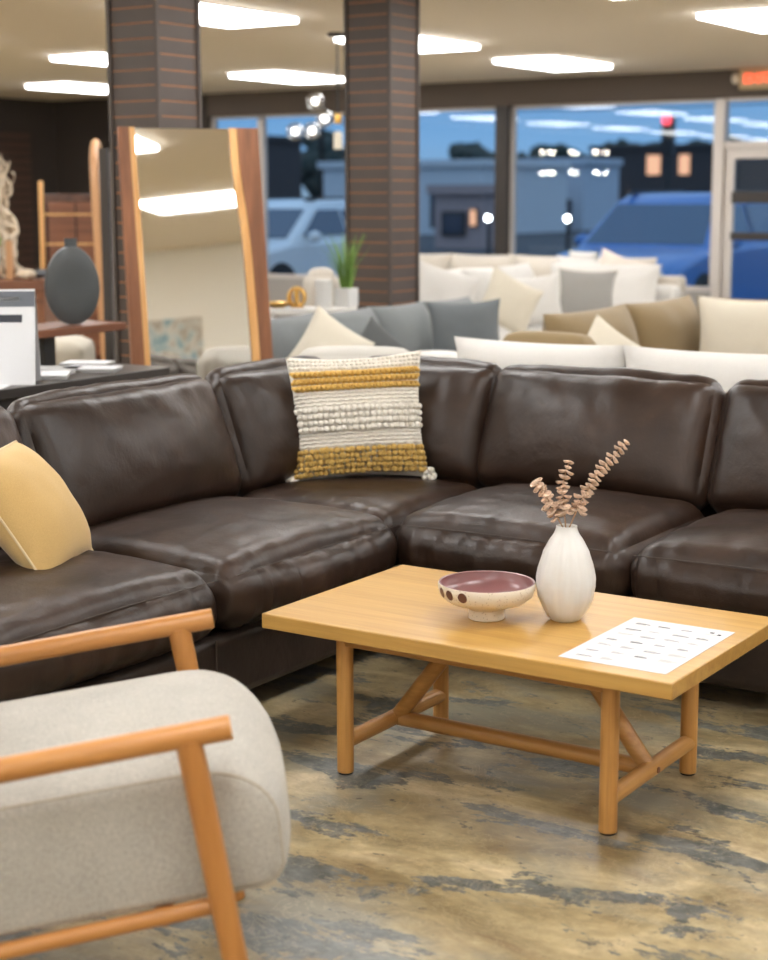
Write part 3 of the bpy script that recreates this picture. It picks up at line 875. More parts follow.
# white sectional, faces +x with a short return
ws = sofa_like('white_sectional_sofa', 'white corner sofa with plump back cushions beyond the tan sofa', 'sofa', M['white_sofa'], (-6.72, 11.05, 0), PI/2, 2, 1.12, 1.05, .46, .93, (True, False), .66, .2, 30, lean=.24, bpuff=.07, res=14)
merge(ws, sofa_like('sofa_run', '', '', M['white_sofa'], (-5.95, 12.62, 0), 0, 1, .98, 1.0, .46, .93, (False, True), .60, .12, 35, lean=.2, bpuff=.07, res=14))
throw_pillow('small white square pillow in the middle of the white sofa', M['white_sofa'], (-6.02, 11.30, .69), (.6, -.8), .25, .46, .42, .15, -.08, 31)
throw_pillow('grey square pillow with cream edge on the white sofa', M['grey_warm'], (-5.98, 12.15, .70), (.40, -.9), .2, .48, .42, .14, .03, 32, pipe=M['cream_pillow'])
throw_pillow('white knotted pillow at the left end of the white sofa', M['white_sofa'], (-6.18, 10.18, .78), (.6, -.8), .25, .50, .44, .15, .3, 33)
throw_pillow('ivory leaning pillow beside the knotted pillow on the white sofa', M['cream_pillow'], (-5.86, 10.62, .72), (.8, -.6), .25, .44, .42, .14, .5, 34)
# cream sofa along the windows
sofa_like('cream_window_sofa', 'cream sofa along the windows, farthest of the light sofas', 'sofa', M['cream_sofa'], (-7.95, 14.75, 0), 0, 4, .76, .95, .46, .90, (True, True), .65, .24, 40, lean=.18, res=12)
throw_pillow('small white pillow with green edge on top of the cream sofa', M['white_sofa'], (-7.05, 14.22, .88), (.2, -1), .2, .30, .20, .10, .05, 41, pipe=plain('green_piping', (.03, .09, .06), .8))
throw_pillow('blush pillow at the right end of the cream window sofa', M['blush'], (-6.62, 14.12, .74), (.5, -.87), .25, .48, .44, .16, .35, 42)
throw_pillow('white pillow beside the blush one on the cream window sofa', M['white_sofa'], (-7.02, 14.05, .72), (.3, -.95), .2, .46, .42, .15, .1, 43)
bl = thing('folded_throw', 'dark green folded throw on the left of the cream window sofa', 'throw', (-8.95, 14.62, .745))
for k in range(3):
    b = cushion((.34, .16, .035), .015, (.0, .0, .004), 8, k, .002).build('fold', plain('green_wool', (.05, .12, .07), .95), bl); b.location = (0, 0, .018+.034*k)

# side table with gold ornaments and potted grass
st = thing('white_side_table', 'white side table with gold ornaments behind the grey sofa', 'table', (-5.83, 8.07, 0), YAW)
MB().box((-.28, -.095, .80), (.28, .095, .84)).build('table_top', M['tframe'], st, bevel=.006)
for sx in (-1, 1):
    for sy in (-1, 1):
        MB().box((sx*.24-.015, sy*.07-.015, 0), (sx*.24+.015, sy*.07+.015, .80)).build('leg', M['tframe'], st, smooth=False)
def on_side(u, v): return (-5.83+u*math.cos(YAW)-v*math.sin(YAW), 8.07+u*math.sin(YAW)+v*math.cos(YAW), .84)
gl = thing('gold_ornament', 'gold knot ornament on the white side table', 'ornament', on_side(-.085, 0))
g = MB()
for a in range(3):
    pts = [(.055*math.cos(t)*math.cos(a*1.05), .055*math.cos(t)*math.sin(a*1.05), .062+.055*math.sin(t)) for t in [2*PI*i/24 for i in range(25)]]
    g.tube(pts, .011, 8)
g.build('ring_cluster', M['brass'], gl); MB().lathe([(.04, 0), (.04, .012), (.02, .018)], 20, cap1=True).build('ornament_base', M['brass'], gl)
gd = thing('gold_dish', 'low gold dish at the left of the white side table', 'dish', on_side(-.20, .0))
MB().lathe([(.04, 0), (.044, .004), (.072, .02), (.076, .032), (.070, .032), (.04, .010), (.002, .008)], 28, cap1=True).build('dish_body', M['brass'], gd)
wc = thing('candle_holder', 'white cylinder vase in front of the potted grass', 'vase', on_side(.08, -.02))
MB().lathe([(.048, 0), (.052, .004), (.052, .165), (.046, .168), (.042, .155), (.042, .05)], 28).build('vase_body', M['ceramic_white'], wc)
gp = thing('potted_grass', 'green grass plant in a white square pot by the column', 'plant', on_side(.215, .02))
MB().prism([(-.055, -.055), (.055, -.055), (.055, .055), (-.055, .055)], 0, .115, 'z').build('pot', M['ceramic_white'], gp, bevel=.006)
gb = MB(); random.seed(5)
for k in range(70):
    a = random.uniform(0, 2*PI); r0 = random.uniform(0, .035); sp = random.uniform(.02, .15); h = random.uniform(.18, .36)
    b = Vector((r0*math.cos(a), r0*math.sin(a), .10)); d = Vector((math.cos(a), math.sin(a), 0))
    gb.tube([b, b+d*sp*.35+Vector((0, 0, h*.6)), b+d*sp+Vector((0, 0, h))], [.005, .004, .0008], 4, sy=.35)
gb.build('grass_blades', M['grass'], gp)
MB().lathe([(.045, .10), (.045, .112), (.01, .117)], 12, cap1=True).build('soil', plain('soil', (.03, .02, .015), .95), gp)
cb = thing('round_back_chair', 'cream round backed chair behind the white side table', 'chair', (-6.95, 9.75, 0), YAW+PI)
c = cushion((.24, .12, .50), .06, (.02, .03, .05), 12, 2, .003).build('chair_back', M['cream_sofa'], cb); c.location = (0, -.06, .69)
c = cushion((.44, .44, .12), .05, (.02, .02, .02), 10, 3, .003).build('seat_cushion', M['cream_sofa'], cb); c.location = (0, -.30, .44)
for sx in (-1, 1):
    for sy in (-.48, -.1): MB().tube([(sx*.17, sy, 0), (sx*.17, sy, .40)], .016, 10).build('leg', M['black'], cb)

# ------------------------------------------------------------------ console table behind the sectional's left run, with papers
ct = thing('console_table', 'dark espresso console table behind the left sofa run', 'table', (-4.84, 4.1, 0))
MB().box((-.24, -1.95, .745), (.24, 1.23, .785)).build('table_top', M['darkwood'], ct, bevel=.004)
MB().box((-.21, -1.9, .66), (.21, 1.15, .745)).build('apron', M['darkwood'], ct, bevel=.004)
for sx in (-.18, .18):
    for sy in (-1.86, 1.11): MB().box((sx-.03, sy-.03, 0), (sx+.03, sy+.03, .66)).build('leg', M['darkwood'], ct, smooth=False)
def ct_p(x, y): return (-4.84+x, 4.1+y, .785)
def card(label, loc, rz):
    t = thing('price_card', label, 'sign', loc, rz)
    s = MB(); s.prism([(-.065, 0), (-.062, 0), (.0, .30), (.062, 0), (.065, 0), (.001, .306), (-.001, .306)], -.13, .13, 'x')
    s.build('tent_card', M['paper'], t, smooth=False)
    def face(z0, z1, x0, x1, mat):
        n = MB(); k = .065/.306
        n.add([(x0, -.0665+k*z0, z0), (x1, -.0665+k*z0, z0), (x1, -.0665+k*z1, z1), (x0, -.0665+k*z1, z1)], [(0, 1, 2, 3)])
        n.build('printed_band', mat, t, smooth=False)
    face(.25, .30, -.13, .13, M['slate_card']); face(.20, .225, -.09, .08, M['ink_dark'])
    face(.268, .28, -.03, .07, M['ink_pale'])
    return t
card('white tent price card with slate header on the console table', ct_p(.085, .42), math.radians(36))
for c_ in [c for c in bpy.data.objects if c.parent and c.parent.name == 'price_card']:
    c_.data.transform(Matrix.Diagonal((1, 1.15, 1.2, 1)))
SW = [(.04, .62, .20, .28, 'paper', 'grey fabric swatch booklet beside the price card', 'ink_pale'), (-.06, .81, .16, .24, 'ink_pale', 'grey swatch booklet, third from the right end of the console', 'paper'),
      (.07, .93, .14, .22, 'paper', 'pale swatch booklet, second from the right end of the console', 'ink_pale'), (-.10, 1.08, .14, .20, 'paper', 'white booklet at the right end of the console table', 'ink_pale')]
for x, y, a, b, mt, lab, m2 in SW:
    t = thing('swatch_booklet', lab, 'booklet', ct_p(x, y), math.radians(random.uniform(20, 45)), 'booklets on the console')
    MB().box((-b/2, -a/2, 0), (b/2, a/2, .014)).build('pages', M[m2], t, smooth=False, bevel=.002)
    MB().box((-b/2-.002, -a/2-.002, .014), (b/2+.002, a/2+.002, .017)).build('cover', M[mt], t, smooth=False)
for x, y, rz, lab in ((.14, .20, .5, 'loose white sheet under the tent card, front of the console'), (.12, .02, .9, 'loose white sheet at the left edge of the console')):
    t = tag(MB().box((-.105, -.148, 0), (.105, .148, .0012)).build('paper_sheet', M['paper'], None, smooth=False), lab, 'paper')
    t.location = (ct_p(x, y)[0], ct_p(x, y)[1], .785+(.0012 if rz > .7 else 0)); t.rotation_euler = (0, 0, rz)

# walnut shelf table with the dark round vase
sh_ = thing('walnut_shelf_table', 'narrow walnut table on black legs below the round dark vase', 'table', (-5.52, 5.2, 0), PI/2)
MB().box((-.85, -.15, .872), (.71, .15, .91)).build('table_top', M['walnut'], sh_, bevel=.004)
for x in (-.7, .29):
    MB().box((x-.035, -.05, .03), (x+.035, .05, .872)).build('leg', M['black'], sh_, smooth=False)
    MB().box((x-.05, -.14, 0), (x+.05, .14, .03)).build('leg_foot', M['black'], sh_, smooth=False)
dv = thing('disc_vase', 'slate grey flattened round vase on the walnut table', 'vase', (-5.47, 5.65, .91), YAW+.25)
b = MB(); n = 44; rings = []
prof = [(0, .155), (.03, .155)]
V = []; F = []
N = 48
def disc_r(t): return 1.0
for j, (yy, k) in enumerate([(-.045, .0), (-.045, .55), (-.043, .88), (-.034, .975), (-.015, 1.0), (.015, 1.0), (.034, .975), (.043, .88), (.045, .55), (.045, 0)]):
    for i in range(N):
        a = 2*PI*i/N
        x = .128*k*math.cos(a)*(1+.05*math.sin(a)*-1); z = .185+.185*k*math.sin(a)
        z = max(z, .004)
        V.append((x, yy, z))
for j in range(9):
    for i in range(N): F.append((j*N+i, j*N+(i+1) % N, (j+1)*N+(i+1) % N, (j+1)*N+i))
b.add(V, F); b.build('vase_body', M['ceramic_grey'], dv)
MB().lathe([(.030, 0), (.028, .03), (.030, .05), (.024, .05), (.022, .02)], 20, (0, 0, .355), sy=.8).build('vase_neck', M['ceramic_grey'], dv)
# cream bench under/behind it
cbn = thing('cream_bench', 'cream upholstered bench seen beneath the walnut table', 'bench', (-7.05, 6.55, 0), YAW)
c = cushion((1.2, .5, .22), .06, (.01, .01, .03), 12, 3, .003).build('seat_cushion', M['cream_pillow'], cbn); c.location = (0, 0, .59)
MB().box((-.58, -.23, .12), (.58, .23, .49)).build('bench_base', M['cream_pillow'], cbn, bevel=.02)
for sx in (-1, 1):
    for sy in (-1, 1): MB().box((sx*.5-.03, sy*.18-.03, 0), (sx*.5+.03, sy*.18+.03, .12)).build('leg', M['black'], cbn, smooth=False)

# walnut sideboard with ornaments further back
sb = thing('walnut_sideboard', 'walnut sideboard with open lower shelf behind the round dark vase', 'sideboard', (-8.75, 8.05, 0), YAW)
MB().box((-.75, -.25, .86), (.57, .25, .94)).build('cabinet_top', M['walnut'], sb, bevel=.01)
MB().box((-.72, -.24, .78), (.54, .24, .81)).build('shelf', M['walnut'], sb, bevel=.004)
MB().box((-.72, -.24, .55), (.54, .24, .60)).build('shelf', M['walnut'], sb, bevel=.004)
for x in (-.70, .52): MB().box((x-.03, -.23, 0), (x+.03, .23, .86)).build('side_panel', M['walnut_z'], sb, smooth=False)
def on_sb(u, v, z=.94): return (-8.75+u*math.cos(YAW)-v*math.sin(YAW), 8.05+u*math.sin(YAW)+v*math.cos(YAW), z)
cs = thing('carved_cushion', 'cream textured cushion on the lower shelf of the sideboard', 'pillow', on_sb(.30, -.1, .692))
m_, e_, s_ = pillow(.36, .16, .14, .05, 16, 9, .012); m_.build('pillow_cover', M['wool_cream'], cs); cs.rotation_euler = (0, 0, YAW)
for k, (u, v, h, w, lab, mt) in enumerate(((.295, -.12, .27, .05, 'tall square tan wooden candle block on the sideboard', 'tanwood_z'), (.19, -.14, .10, .06, 'short tan wooden block below the white plant pot', 'tanwood_z'))):
    t = thing('wooden_block', lab, 'ornament', on_sb(u, v), YAW)
    MB().prism([(-w/2, 0), (w/2, 0), (w*.4, h), (-w*.4, h)], -w/2, w/2, 'y').build('block', M[mt], t, smooth=False, bevel=.003)
    MB().lathe([(w*.25, 0), (w*.25, .008)], 12, (0, 0, h), cap1=True).build('candle_cup', M['black'], t)
wp = thing('small_potted_plant', 'small green plant in a white pot at the left edge', 'plant', on_sb(.19, -.14, 1.048), 0)
MB().lathe([(.035, 0), (.042, .005), (.045, .11), (.040, .112), (.038, .09)], 20).build('pot', M['ceramic_white'], wp)
lf_ = MB(); random.seed(9)
for k in range(40):
    a = random.uniform(0, 6.28); r_ = random.uniform(.0, .05)
    lf_.ball((r_*math.cos(a), r_*math.sin(a), .13+random.uniform(0, .09)), (.018, .014, .02), 6, 4)
lf_.build('foliage', M['grass'], wp)
rk = tag(cushion((.13, .09, .05), .024, (.01, .01, .01), 10, 3, .012).build('white_stone', M['bone'], None), 'rough white stone ornament on the sideboard top', 'ornament'); rk.location = on_sb(.40, -.10, .975)
rk2 = tag(cushion((.10, .08, .045), .02, (.01, .01, .01), 10, 8, .010).build('dark_stone', M['slate_card'], None), 'small dark stone beside the white stone on the sideboard', 'ornament'); rk2.location = on_sb(.51, -.06, .972)
# driftwood sculpture: lumpy bleached root with holes
dw = thing('driftwood_sculpture', 'tall bleached driftwood sculpture with dark holes at the left edge', 'sculpture', on_sb(.19, .12))
d = MB(); random.seed(21)
for k in range(17):
    ph = random.uniform(0, 6.28); ps = random.uniform(0, 6.28); x0 = random.uniform(-.15, .13); x1 = random.uniform(-.06, .08)
    am = random.uniform(.015, .05); z0 = random.choice([0, 0, 0, .12, .25]); z1 = random.uniform(.45, .95); R0 = random.uniform(.016, .034)
    P_ = [(x0+(x1-x0)*(i/18)+am*math.sin(ph+i*.9)+.012*math.sin(ps+i*2.1), .06*math.sin(ps+i*.6), z0+(z1-z0)*i/18+.02*math.sin(i*1.3+ph)*min(i, 1)) for i in range(19)]
    d.tube(P_, [R0*(1.15-.8*i/18)*(1+.45*math.sin(i*1.5+ph)) for i in range(19)], 9)
ob = d.build('driftwood_body', M['bone'], dw, subsurf=1)
for vv in ob.data.vertices:
    q = vv.co; vv.co = q+Vector((noise.noise(q*16), noise.noise(q*16+Vector((5, 0, 0))), 0))*.035
    vv.co.z = max(vv.co.z, 0)
# slatted panel on the dark left wall
sp = thing('slatted_wall_panel', 'brown horizontally slatted panel on the dark left wall', 'wall panel', (X0, 15.0, 0), 0)
MB().box((.0, -1.9, .12), (.02, .50, 2.33)).build('panel_back', M['wall_dark'], sp, smooth=False)
s_ = MB(); z = .14
while z < 2.30: s_.box((.02, -1.9, z), (.045, .50, z+.075)); z += .105
s_.build('slats', M['slat'], sp, smooth=False)
# tall display cabinet with a light corner post
dc = thing('display_cabinet', 'tall dark red-brown display cabinet with a pale corner post near the wall', 'cabinet', (-10.03, 10.53, 0), YAW)
MB().box((-.30, -.2, .08), (.22, .2, 1.53)).build('cabinet_body', wood('red_brown_panel', (.095, .036, .02), (.05, .02, .012), 'Z', .6, .25), dc, bevel=.006)
for k in range(2):
    MB().box((-.26+.24*k, -.215, .15), (-.04+.23*k, -.2, 1.46)).build('cabinet_door', M['walnut'], dc, bevel=.004)
for z in (.75, 1.1, 1.35): MB().box((-.29, -.222, z), (.21, -.212, z+.015)).build('rail', M['sapwood'], dc, smooth=False)
MB().prism([(-.355, 0), (-.315, 0), (-.30, 1.64), (-.34, 1.64)], -.21, -.17, 'y').build('corner_post', M['sapwood'], dc, bevel=.006)
for sx in (-.26, .18): MB().box((sx-.03, -.15, 0), (sx+.03, .15, .08)).build('leg', M['walnut_z'], dc, smooth=False)

# ------------------------------------------------------------------ mirrors
def local_mirror(root, w, h, tilt): pass
MC = (-6.44, 7.72)
MYAW = YAW+.368
lm = thing('live_edge_mirror', 'tall leaning mirror in a live edge walnut frame with pale sapwood', 'mirror', (-5.297, 6.372, 0), MYAW)
TILT = math.radians(4.9)
RT = Matrix.Rotation(-TILT, 4, 'X')
Hm, Wm = 1.853, .72
def side_curve(z, s): 
    return .022*math.sin(z*2.6+s*1.3)+.012*math.sin(z*6.1+s)
def strip(x_of0, x_of1, y0, y1, z0, z1, n=40):
    vs = []; fs = []
    for i in range(n+1):
        z = z0+(z1-z0)*i/n; a, b = x_of0(z), x_of1(z)
        vs += [(a, y0, z), (b, y0, z), (b, y1, z), (a, y1, z)]
    for i in range(n):
        o = 4*i
        for k in range(4): fs.append((o+k, o+(k+1) % 4, o+4+(k+1) % 4, o+4+k))
    fs.append((3, 2, 1, 0)); e = 4*n; fs.append((e, e+1, e+2, e+3))
    m_ = MB(); m_.add(vs, fs); return m_
inL = lambda z: -.270+.016*(1-z/Hm)+.008*math.sin(z*2.2)
inR = lambda z: .235+.03*(1-z/Hm)+(.022*math.tanh((1.5-z)*5))+.008*math.sin(z*3)
strip(lambda z: -Wm/2+.02*(1-z/Hm), lambda z: inL(z)-.03, -.035, .0, 0, Hm).build('frame_side', M['walnut_z'], lm, smooth=False, M4=RT)
strip(lambda z: inL(z)-.03, inL, -.03, -.002, 0, Hm).build('sapwood_edge', M['sapwood'], lm, smooth=False, M4=RT)
strip(inR, lambda z: inR(z)+.042, -.03, -.002, 0, Hm).build('sapwood_edge', M['sapwood'], lm, smooth=False, M4=RT)
strip(lambda z: inR(z)+.042, lambda z: Wm/2+.05*(1-z/Hm), -.035, .0, 0, Hm).build('frame_side', M['walnut_z'], lm, smooth=False, M4=RT)
MB().box((-.285, -.018, .01), (.31, -.012, Hm-.004)).build('mirror_glass', M['chrome'], lm, smooth=False, M4=RT)
MB().box((-.33, -.011, .0), (.33, -.004, Hm-.002)).build('mirror_backing', M['black'], lm, smooth=False, M4=RT)
# second, light framed mirror seen nearly edge on
m2 = thing('arched_mirror', 'light wood framed arched mirror seen edge on, left of the tall mirror', 'mirror', (-7.64, 8.24, 0), 2.24)
RT2 = Matrix.Rotation(-.03, 4, 'X')
fr2 = MB(); hw2, h2 = .26, 1.86
path = [(-hw2, 0, .02), (-hw2, 0, 1.45)]+[(-hw2*math.cos(a), 0, 1.56+.30*math.sin(a)) for a in [PI*i/14 for i in range(15)]]+[(hw2, 0, 1.45), (hw2, 0, .02), (-hw2, 0, .02)]
fr2.tube(path, .030, 10); fr2.build('mirror_frame', M['tanwood_z'], m2, M4=RT2)
g2 = MB(); g2.prism([(p[0], p[2]) for p in path[:-1]], -.012, .004, 'y'); g2.build('mirror_glass', M['chrome'], m2, smooth=False, M4=RT2)
fs2 = thing('folding_screen', 'grey upholstered screen panel between the two mirrors', 'screen', (-6.60, 7.21, 0), YAW+1.35)
MB().box((-.16, -.02, 0), (.16, .02, 1.76)).build('screen_panel', plain('grey_screen', (.24, .215, .20), .8), fs2, bevel=.008)
MB().box((-.19, -.024, 0), (-.16, .024, 1.78)).build('screen_post', M['bronze'], fs2, smooth=False)

# art seen in the mirror: pale abstract print on the right wall
art = thing('framed_abstract_print', 'pale blue and taupe abstract print on the right wall, seen in the mirror', 'picture', (X1-.0005, 2.16, 1.55), 0)
def art_mat():
    m, nt, bs = new_mat('abstract_print')
    v = coords(nt, (1, 1.3, 1.3))
    f = noise_tex(nt, v, 2.6, 4, .5, 1.6)
    r = ramp(nt, [(.36, (.16, .30, .38)), (.44, (.40, .50, .53)), (.50, (.72, .68, .60)), (.56, (.22, .18, .15)), (.64, (.60, .54, .46))])
    r.color_ramp.interpolation = 'B_SPLINE'
    nt.links.new(f, r.inputs[0]); nt.links.new(r.outputs[0], bs.inputs['Base Color']); return m
MB().box((-.03, -.36, -.38), (0, .36, .38)).build('canvas', art_mat(), art, smooth=False)

# ------------------------------------------------------------------ chandeliers, exit sign, small fixture
ch = thing('globe_chandelier', 'black rod chandelier with clear glass globes beside the second column', 'chandelier', (-7.43, 10.67, CH))
MB().lathe([(.001, 0), (.075, 0), (.075, -.022), (.001, -.024)], 24, cap0=False).build('canopy', M['black'], ch)
MB().tube([(0, 0, -.02), (0, 0, -.66)], .008, 10).build('rod', M['black'], ch)
MB().lathe([(.001, -.69), (.028, -.685), (.032, -.65), (.028, -.615), (.001, -.61)], 20, cap0=False).build('hub', M['brass'], ch)
def cw(r, f, z): x, y = cv(r, f); return Vector((x, y, z))
for p in (cw(-.175, 0, -.515), cw(-.10, -.12, -.655), cw(-.205, .10, -.735), cw(-.335, .0, -.745), cw(.16, .10, -.55), cw(.28, -.05, -.70), cw(.14, -.1, -.78)):
    a = MB().tube([(0, 0, -.65), p*.45+Vector((0, 0, -.65*.55)), p], .005, 8).build('arm', M['black'], ch)
    MB().ball(p, .072, 20, 14).build('globe', M['globe_glass'], a)
    MB().ball(p, .030, 12, 8).build('bulb', M['bulb_dim'], a)
sd = MB(); sd.lathe([(.035, -.88), (.035, -.76), (.012, -.745)], 16, cap1=True); sd.build('candle_shade', M['lamp_white'], ch)

rc = thing('ring_chandelier', 'two tier ring chandelier whose bulbs show as dots in the window', 'chandelier', (-14.6, 3.2, CH))
MB().lathe([(.001, 0), (.08, 0), (.08, -.02), (.001, -.022)], 20, cap0=False).build('canopy', M['black'], rc)
MB().tube([(0, 0, -.02), (0, 0, -.85)], .009, 8).build('rod', M['black'], rc)
for z in (-.48, -.86):
    rg = MB().tube([(.62*math.cos(t), .62*math.sin(t), z) for t in [2*PI*i/48 for i in range(49)]], .010, 8, cap=False).build('ring', M['black'], rc)
    MB().tube([(-.62, 0, z), (.62, 0, z)], .008, 6).build('cross_bar', M['black'], rg)
    for k in range(8):
        t = 2*PI*(k+.5)/8
        MB().ball((.62*math.cos(t), .62*math.sin(t), z+.05), .036, 14, 10).build('bulb', M['bulb'], rc)

es = thing('exit_sign', 'beige exit sign with red letters and lamp heads over the door', 'sign', (-6.02, Y1-.001, 2.645))
MB().box((-.19, -.06, -.10), (.19, 0, .10)).build('sign_housing', M['exit_box'], es, bevel=.012)
def text_obj(body, size, mat, parent, loc, rot=(PI/2, 0, 0), ext=.003):
    cu = bpy.data.curves.new('letters', 'FONT'); cu.body = body; cu.size = size; cu.extrude = ext
    cu.align_x = 'CENTER'; cu.align_y = 'CENTER'
    o = bpy.data.objects.new('letters', cu); COL.objects.link(o); o.parent = parent; o.location = loc; o.rotation_euler = rot
    cu.offset = .002
    bpy.context.view_layer.update()
    me = bpy.data.meshes.new_from_object(o.evaluated_get(bpy.context.evaluated_depsgraph_get()))
    bpy.data.objects.remove(o)
    o = bpy.data.objects.new('lettering', me); COL.objects.link(o); o.parent = parent; o.location = loc; o.rotation_euler = rot
    me.materials.clear(); me.materials.append(mat)
    return o
text_obj('EXIT', .135, M['exit_red'], es, (0, -.063, 0))
for sx in (-1, 1):
    MB().ball((sx*.225, -.05, .01), (.04, .045, .055), 14, 10).build('lamp_head', M['lamp_white'], es)
dm_ = thing('dome_camera', 'small white dome fixture on the header by the second column', 'camera', (-10.25, Y1-.001, 2.63))
MB().box((-.05, -.05, -.03), (.05, 0, .06)).build('mount', M['soffit'], dm_, bevel=.006)
MB().ball((0, -.06, -.01), (.055, .055, .065), 14, 10).build('dome', M['lamp_white'], dm_)

# ------------------------------------------------------------------ outside at dusk
GZ = -.20
M['asphalt'] = plain('asphalt', (.06, .062, .068), .8, var=.2)
M['concrete'] = plain('pale_concrete', (.30, .29, .28), .85, var=.1)
tag(struct('ground', MB().box((-140, Y1+2.0, GZ-.2), (90, 260, GZ)), M['asphalt']))
struct('walkway', MB().box((-40, Y1+.2, GZ-.2), (30, Y1+2.0, -.06)), M['concrete'])

def car(name, label, loc, rz, paint, glass, L=4.7, W=1.90, H=1.72):
    t = thing(name, label, 'car', loc, rz)
    h = H
    body = [(.0, .34), (-.02, .55), (.03, .78), (.18, .90), (.60, .99), (1.25, 1.07), (2.5, 1.10), (4.3, 1.12), (4.62, 1.0), (4.70, .7), (4.66, .35), (4.2, .26), (.4, .26)]
    secs = []
    xs = [-1, -.93, -.8, .8, .93, 1]
    V = []; F = []; n = len(body)
    for x in xs:
        e = abs(x)
        k = {1: .06, .93: .015, .8: 0}[e]
        for (y, z) in body:
            yy = y+(k*2.2 if y < 1 else (-k*2.0 if y > 4 else 0)); zz = z-(k if z > .8 else 0)+(k if z < .4 else 0)
            V.append((x*W/2, yy, zz))
    for i in range(len(xs)-1):
        for k in range(n): F.append((i*n+k, i*n+(k+1) % n, (i+1)*n+(k+1) % n, (i+1)*n+k))
    F.append(tuple(range(n))); F.append(tuple((len(xs)-1)*n+k for k in reversed(range(n))))
    b = MB(); b.add(V, F); bo = b.build('body', paint, t, bevel=.03, seg=2)
    gh = [(1.15, 1.04), (1.95, h-.10), (2.25, h-.015), (2.9, h), (3.8, h-.04), (4.15, h-.13), (4.55, 1.06)]
    V = []; n = len(gh); F = []
    def hw(z): return W/2*(.965-.22*(z-1.05)/(h-1.05))
    for s in (-1, -.9, .9, 1):
        for (y, z) in gh:
            q = .0 if abs(s) < 1 else .03
            V.append((s*hw(z), y+(.05 if abs(s) == 1 and y < 2 else 0), z-(q if z > 1.3 else 0)))
    for i in range(3):
        for k in range(n-1): F.append((i*n+k, i*n+k+1, (i+1)*n+k+1, (i+1)*n+k))
    F.append(tuple(range(n))); F.append(tuple(3*n+k for k in reversed(range(n))))
    g_ = MB(); g_.add(V, F); g_.build('cabin', paint, t, bevel=.02)
    # glazing, slightly proud of the cabin
    zt = h-.13
    y_of = lambda z: 1.15+(z-1.04)*(.80/(h-.10-1.04))
    w_ = MB(); z0, z1 = 1.10, h-.15
    o_ = .012
    w_.add([(-hw(z0)*.90, y_of(z0)-o_, z0), (hw(z0)*.90, y_of(z0)-o_, z0), (hw(z1)*.90, y_of(z1)-o_, z1), (-hw(z1)*.90, y_of(z1)-o_, z1)], [(0, 1, 2, 3)])
    wo = w_.build('windshield', glass, t, smooth=False); sm = wo.modifiers.new('t', 'SOLIDIFY'); sm.thickness = .01
    for s in (-1, 1):
        for ya, yb, yc, yd in ((1.52, 2.62, 2.62, 2.08), (2.70, 3.60, 3.60, 2.70), (3.68, 4.25, 3.98, 3.68)):
            q = MB()
            q.add([(s*(hw(z0)+.008), ya, z0+.03), (s*(hw(z0)+.008), yb, z0+.03), (s*(hw(z1)+.008), yc, z1-.01), (s*(hw(z1)+.008), yd, z1-.01)], [(0, 1, 2, 3)])
            qo = q.build('side_window', glass, t, smooth=False); sm = qo.modifiers.new('t', 'SOLIDIFY'); sm.thickness = .01
        MB().ball((s*(W/2+.09), 1.62, 1.12), (.12, .07, .085), 14, 10).build('side_mirror', paint, t)
        MB().box((s*W/2*.62-.2, -.03, .66), (s*W/2*.62+.2, .12, .82)).build('headlight', plain('headlight_lens', (.6, .62, .65), .2), t, bevel=.03)
        for y in (.92, 3.72):
            arch = MB().tube([(s*(W/2-.10), y, .36), (s*(W/2+.006), y, .36)], .41, 28).build('wheel_arch', M['black'], t)
            wh = MB().tube([(s*(W/2-.20), y, .35), (s*(W/2+.015), y, .35)], .35, 28).build('wheel', plain('tyre_rubber', (.02, .02, .022), .8), t, bevel=.03)
            MB().tube([(s*(W/2+.0), y, .35), (s*(W/2+.025), y, .35)], .22, 20).build('hub_cap', plain('alloy', (.4, .4, .42), .35, .8), wh)
        MB().box((s*(W/2-.35)-.02, 2.0, h-.03), (s*(W/2-.35)+.02, 3.9, h+.03)).build('roof_rail', M['black'], t, bevel=.01)
    MB().box((-.52, -.045, .50), (.52, .02, .80)).build('grille', M['black'], t, bevel=.03)
    MB().box((-.85, -.04, .28), (.85, .06, .44)).build('bumper_trim', M['black'], t, bevel=.03)
    return t
carglass_w = plain('pale_car_glass', (.05, .09, .15), .04, spec=.9)
carglass_b = plain('blue_car_glass', (.05, .11, .2), .04, spec=.9)
car('parked_car', 'pale blue-white car parked nose-in outside the left window', (-15.10, 17.95, GZ), 0, plain('pale_blue_paint', (.86, .91, .93), .3, coat=.6), carglass_w, H=1.66)
car('parked_car', 'deep blue car parked nose-in outside the right window', (-8.66, 17.95, GZ), 0, plain('deep_blue_paint', (.06, .21, .58), .3, coat=.6), carglass_b, H=1.74)

# buildings across the road
def building(label, x0, x1, y, h, mat, wins=(), lit=(), d=10):
    t = thing('building', label, 'building', ((x0+x1)/2, y, GZ))
    w = (x1-x0)/2
    MB().box((-w, 0, 0), (w, d, h)).build('wall', mat, t, smooth=False)
    MB().box((-w-.2, -.2, h), (w+.2, d, h+.3)).build('parapet', mat, t, smooth=False)
    for a, b, z0, z1 in wins:
        f = MB().box((a, -.08, z0), (b, .1, z1)).build('window', M['bronze'], t, smooth=False)
        MB().box((a+.1, -.10, z0+.1), (b-.1, -.08, z1-.1)).build('pane', plain('dark_pane', (.05, .06, .09), .15), f, smooth=False)
    for a, b, z0, z1 in lit:
        f = MB().box((a, -.08, z0), (b, .1, z1)).build('window', M['bronze'], t, smooth=False)
        MB().box((a+.05, -.11, z0+.05), (b-.05, -.08, z1-.05)).build('pane', M['lit_pane'], f, smooth=False)
    return t
M['lit_pane'] = plain('warm_lit_pane', (.8, .5, .3), .6, emit=((1, .48, .26), .9))
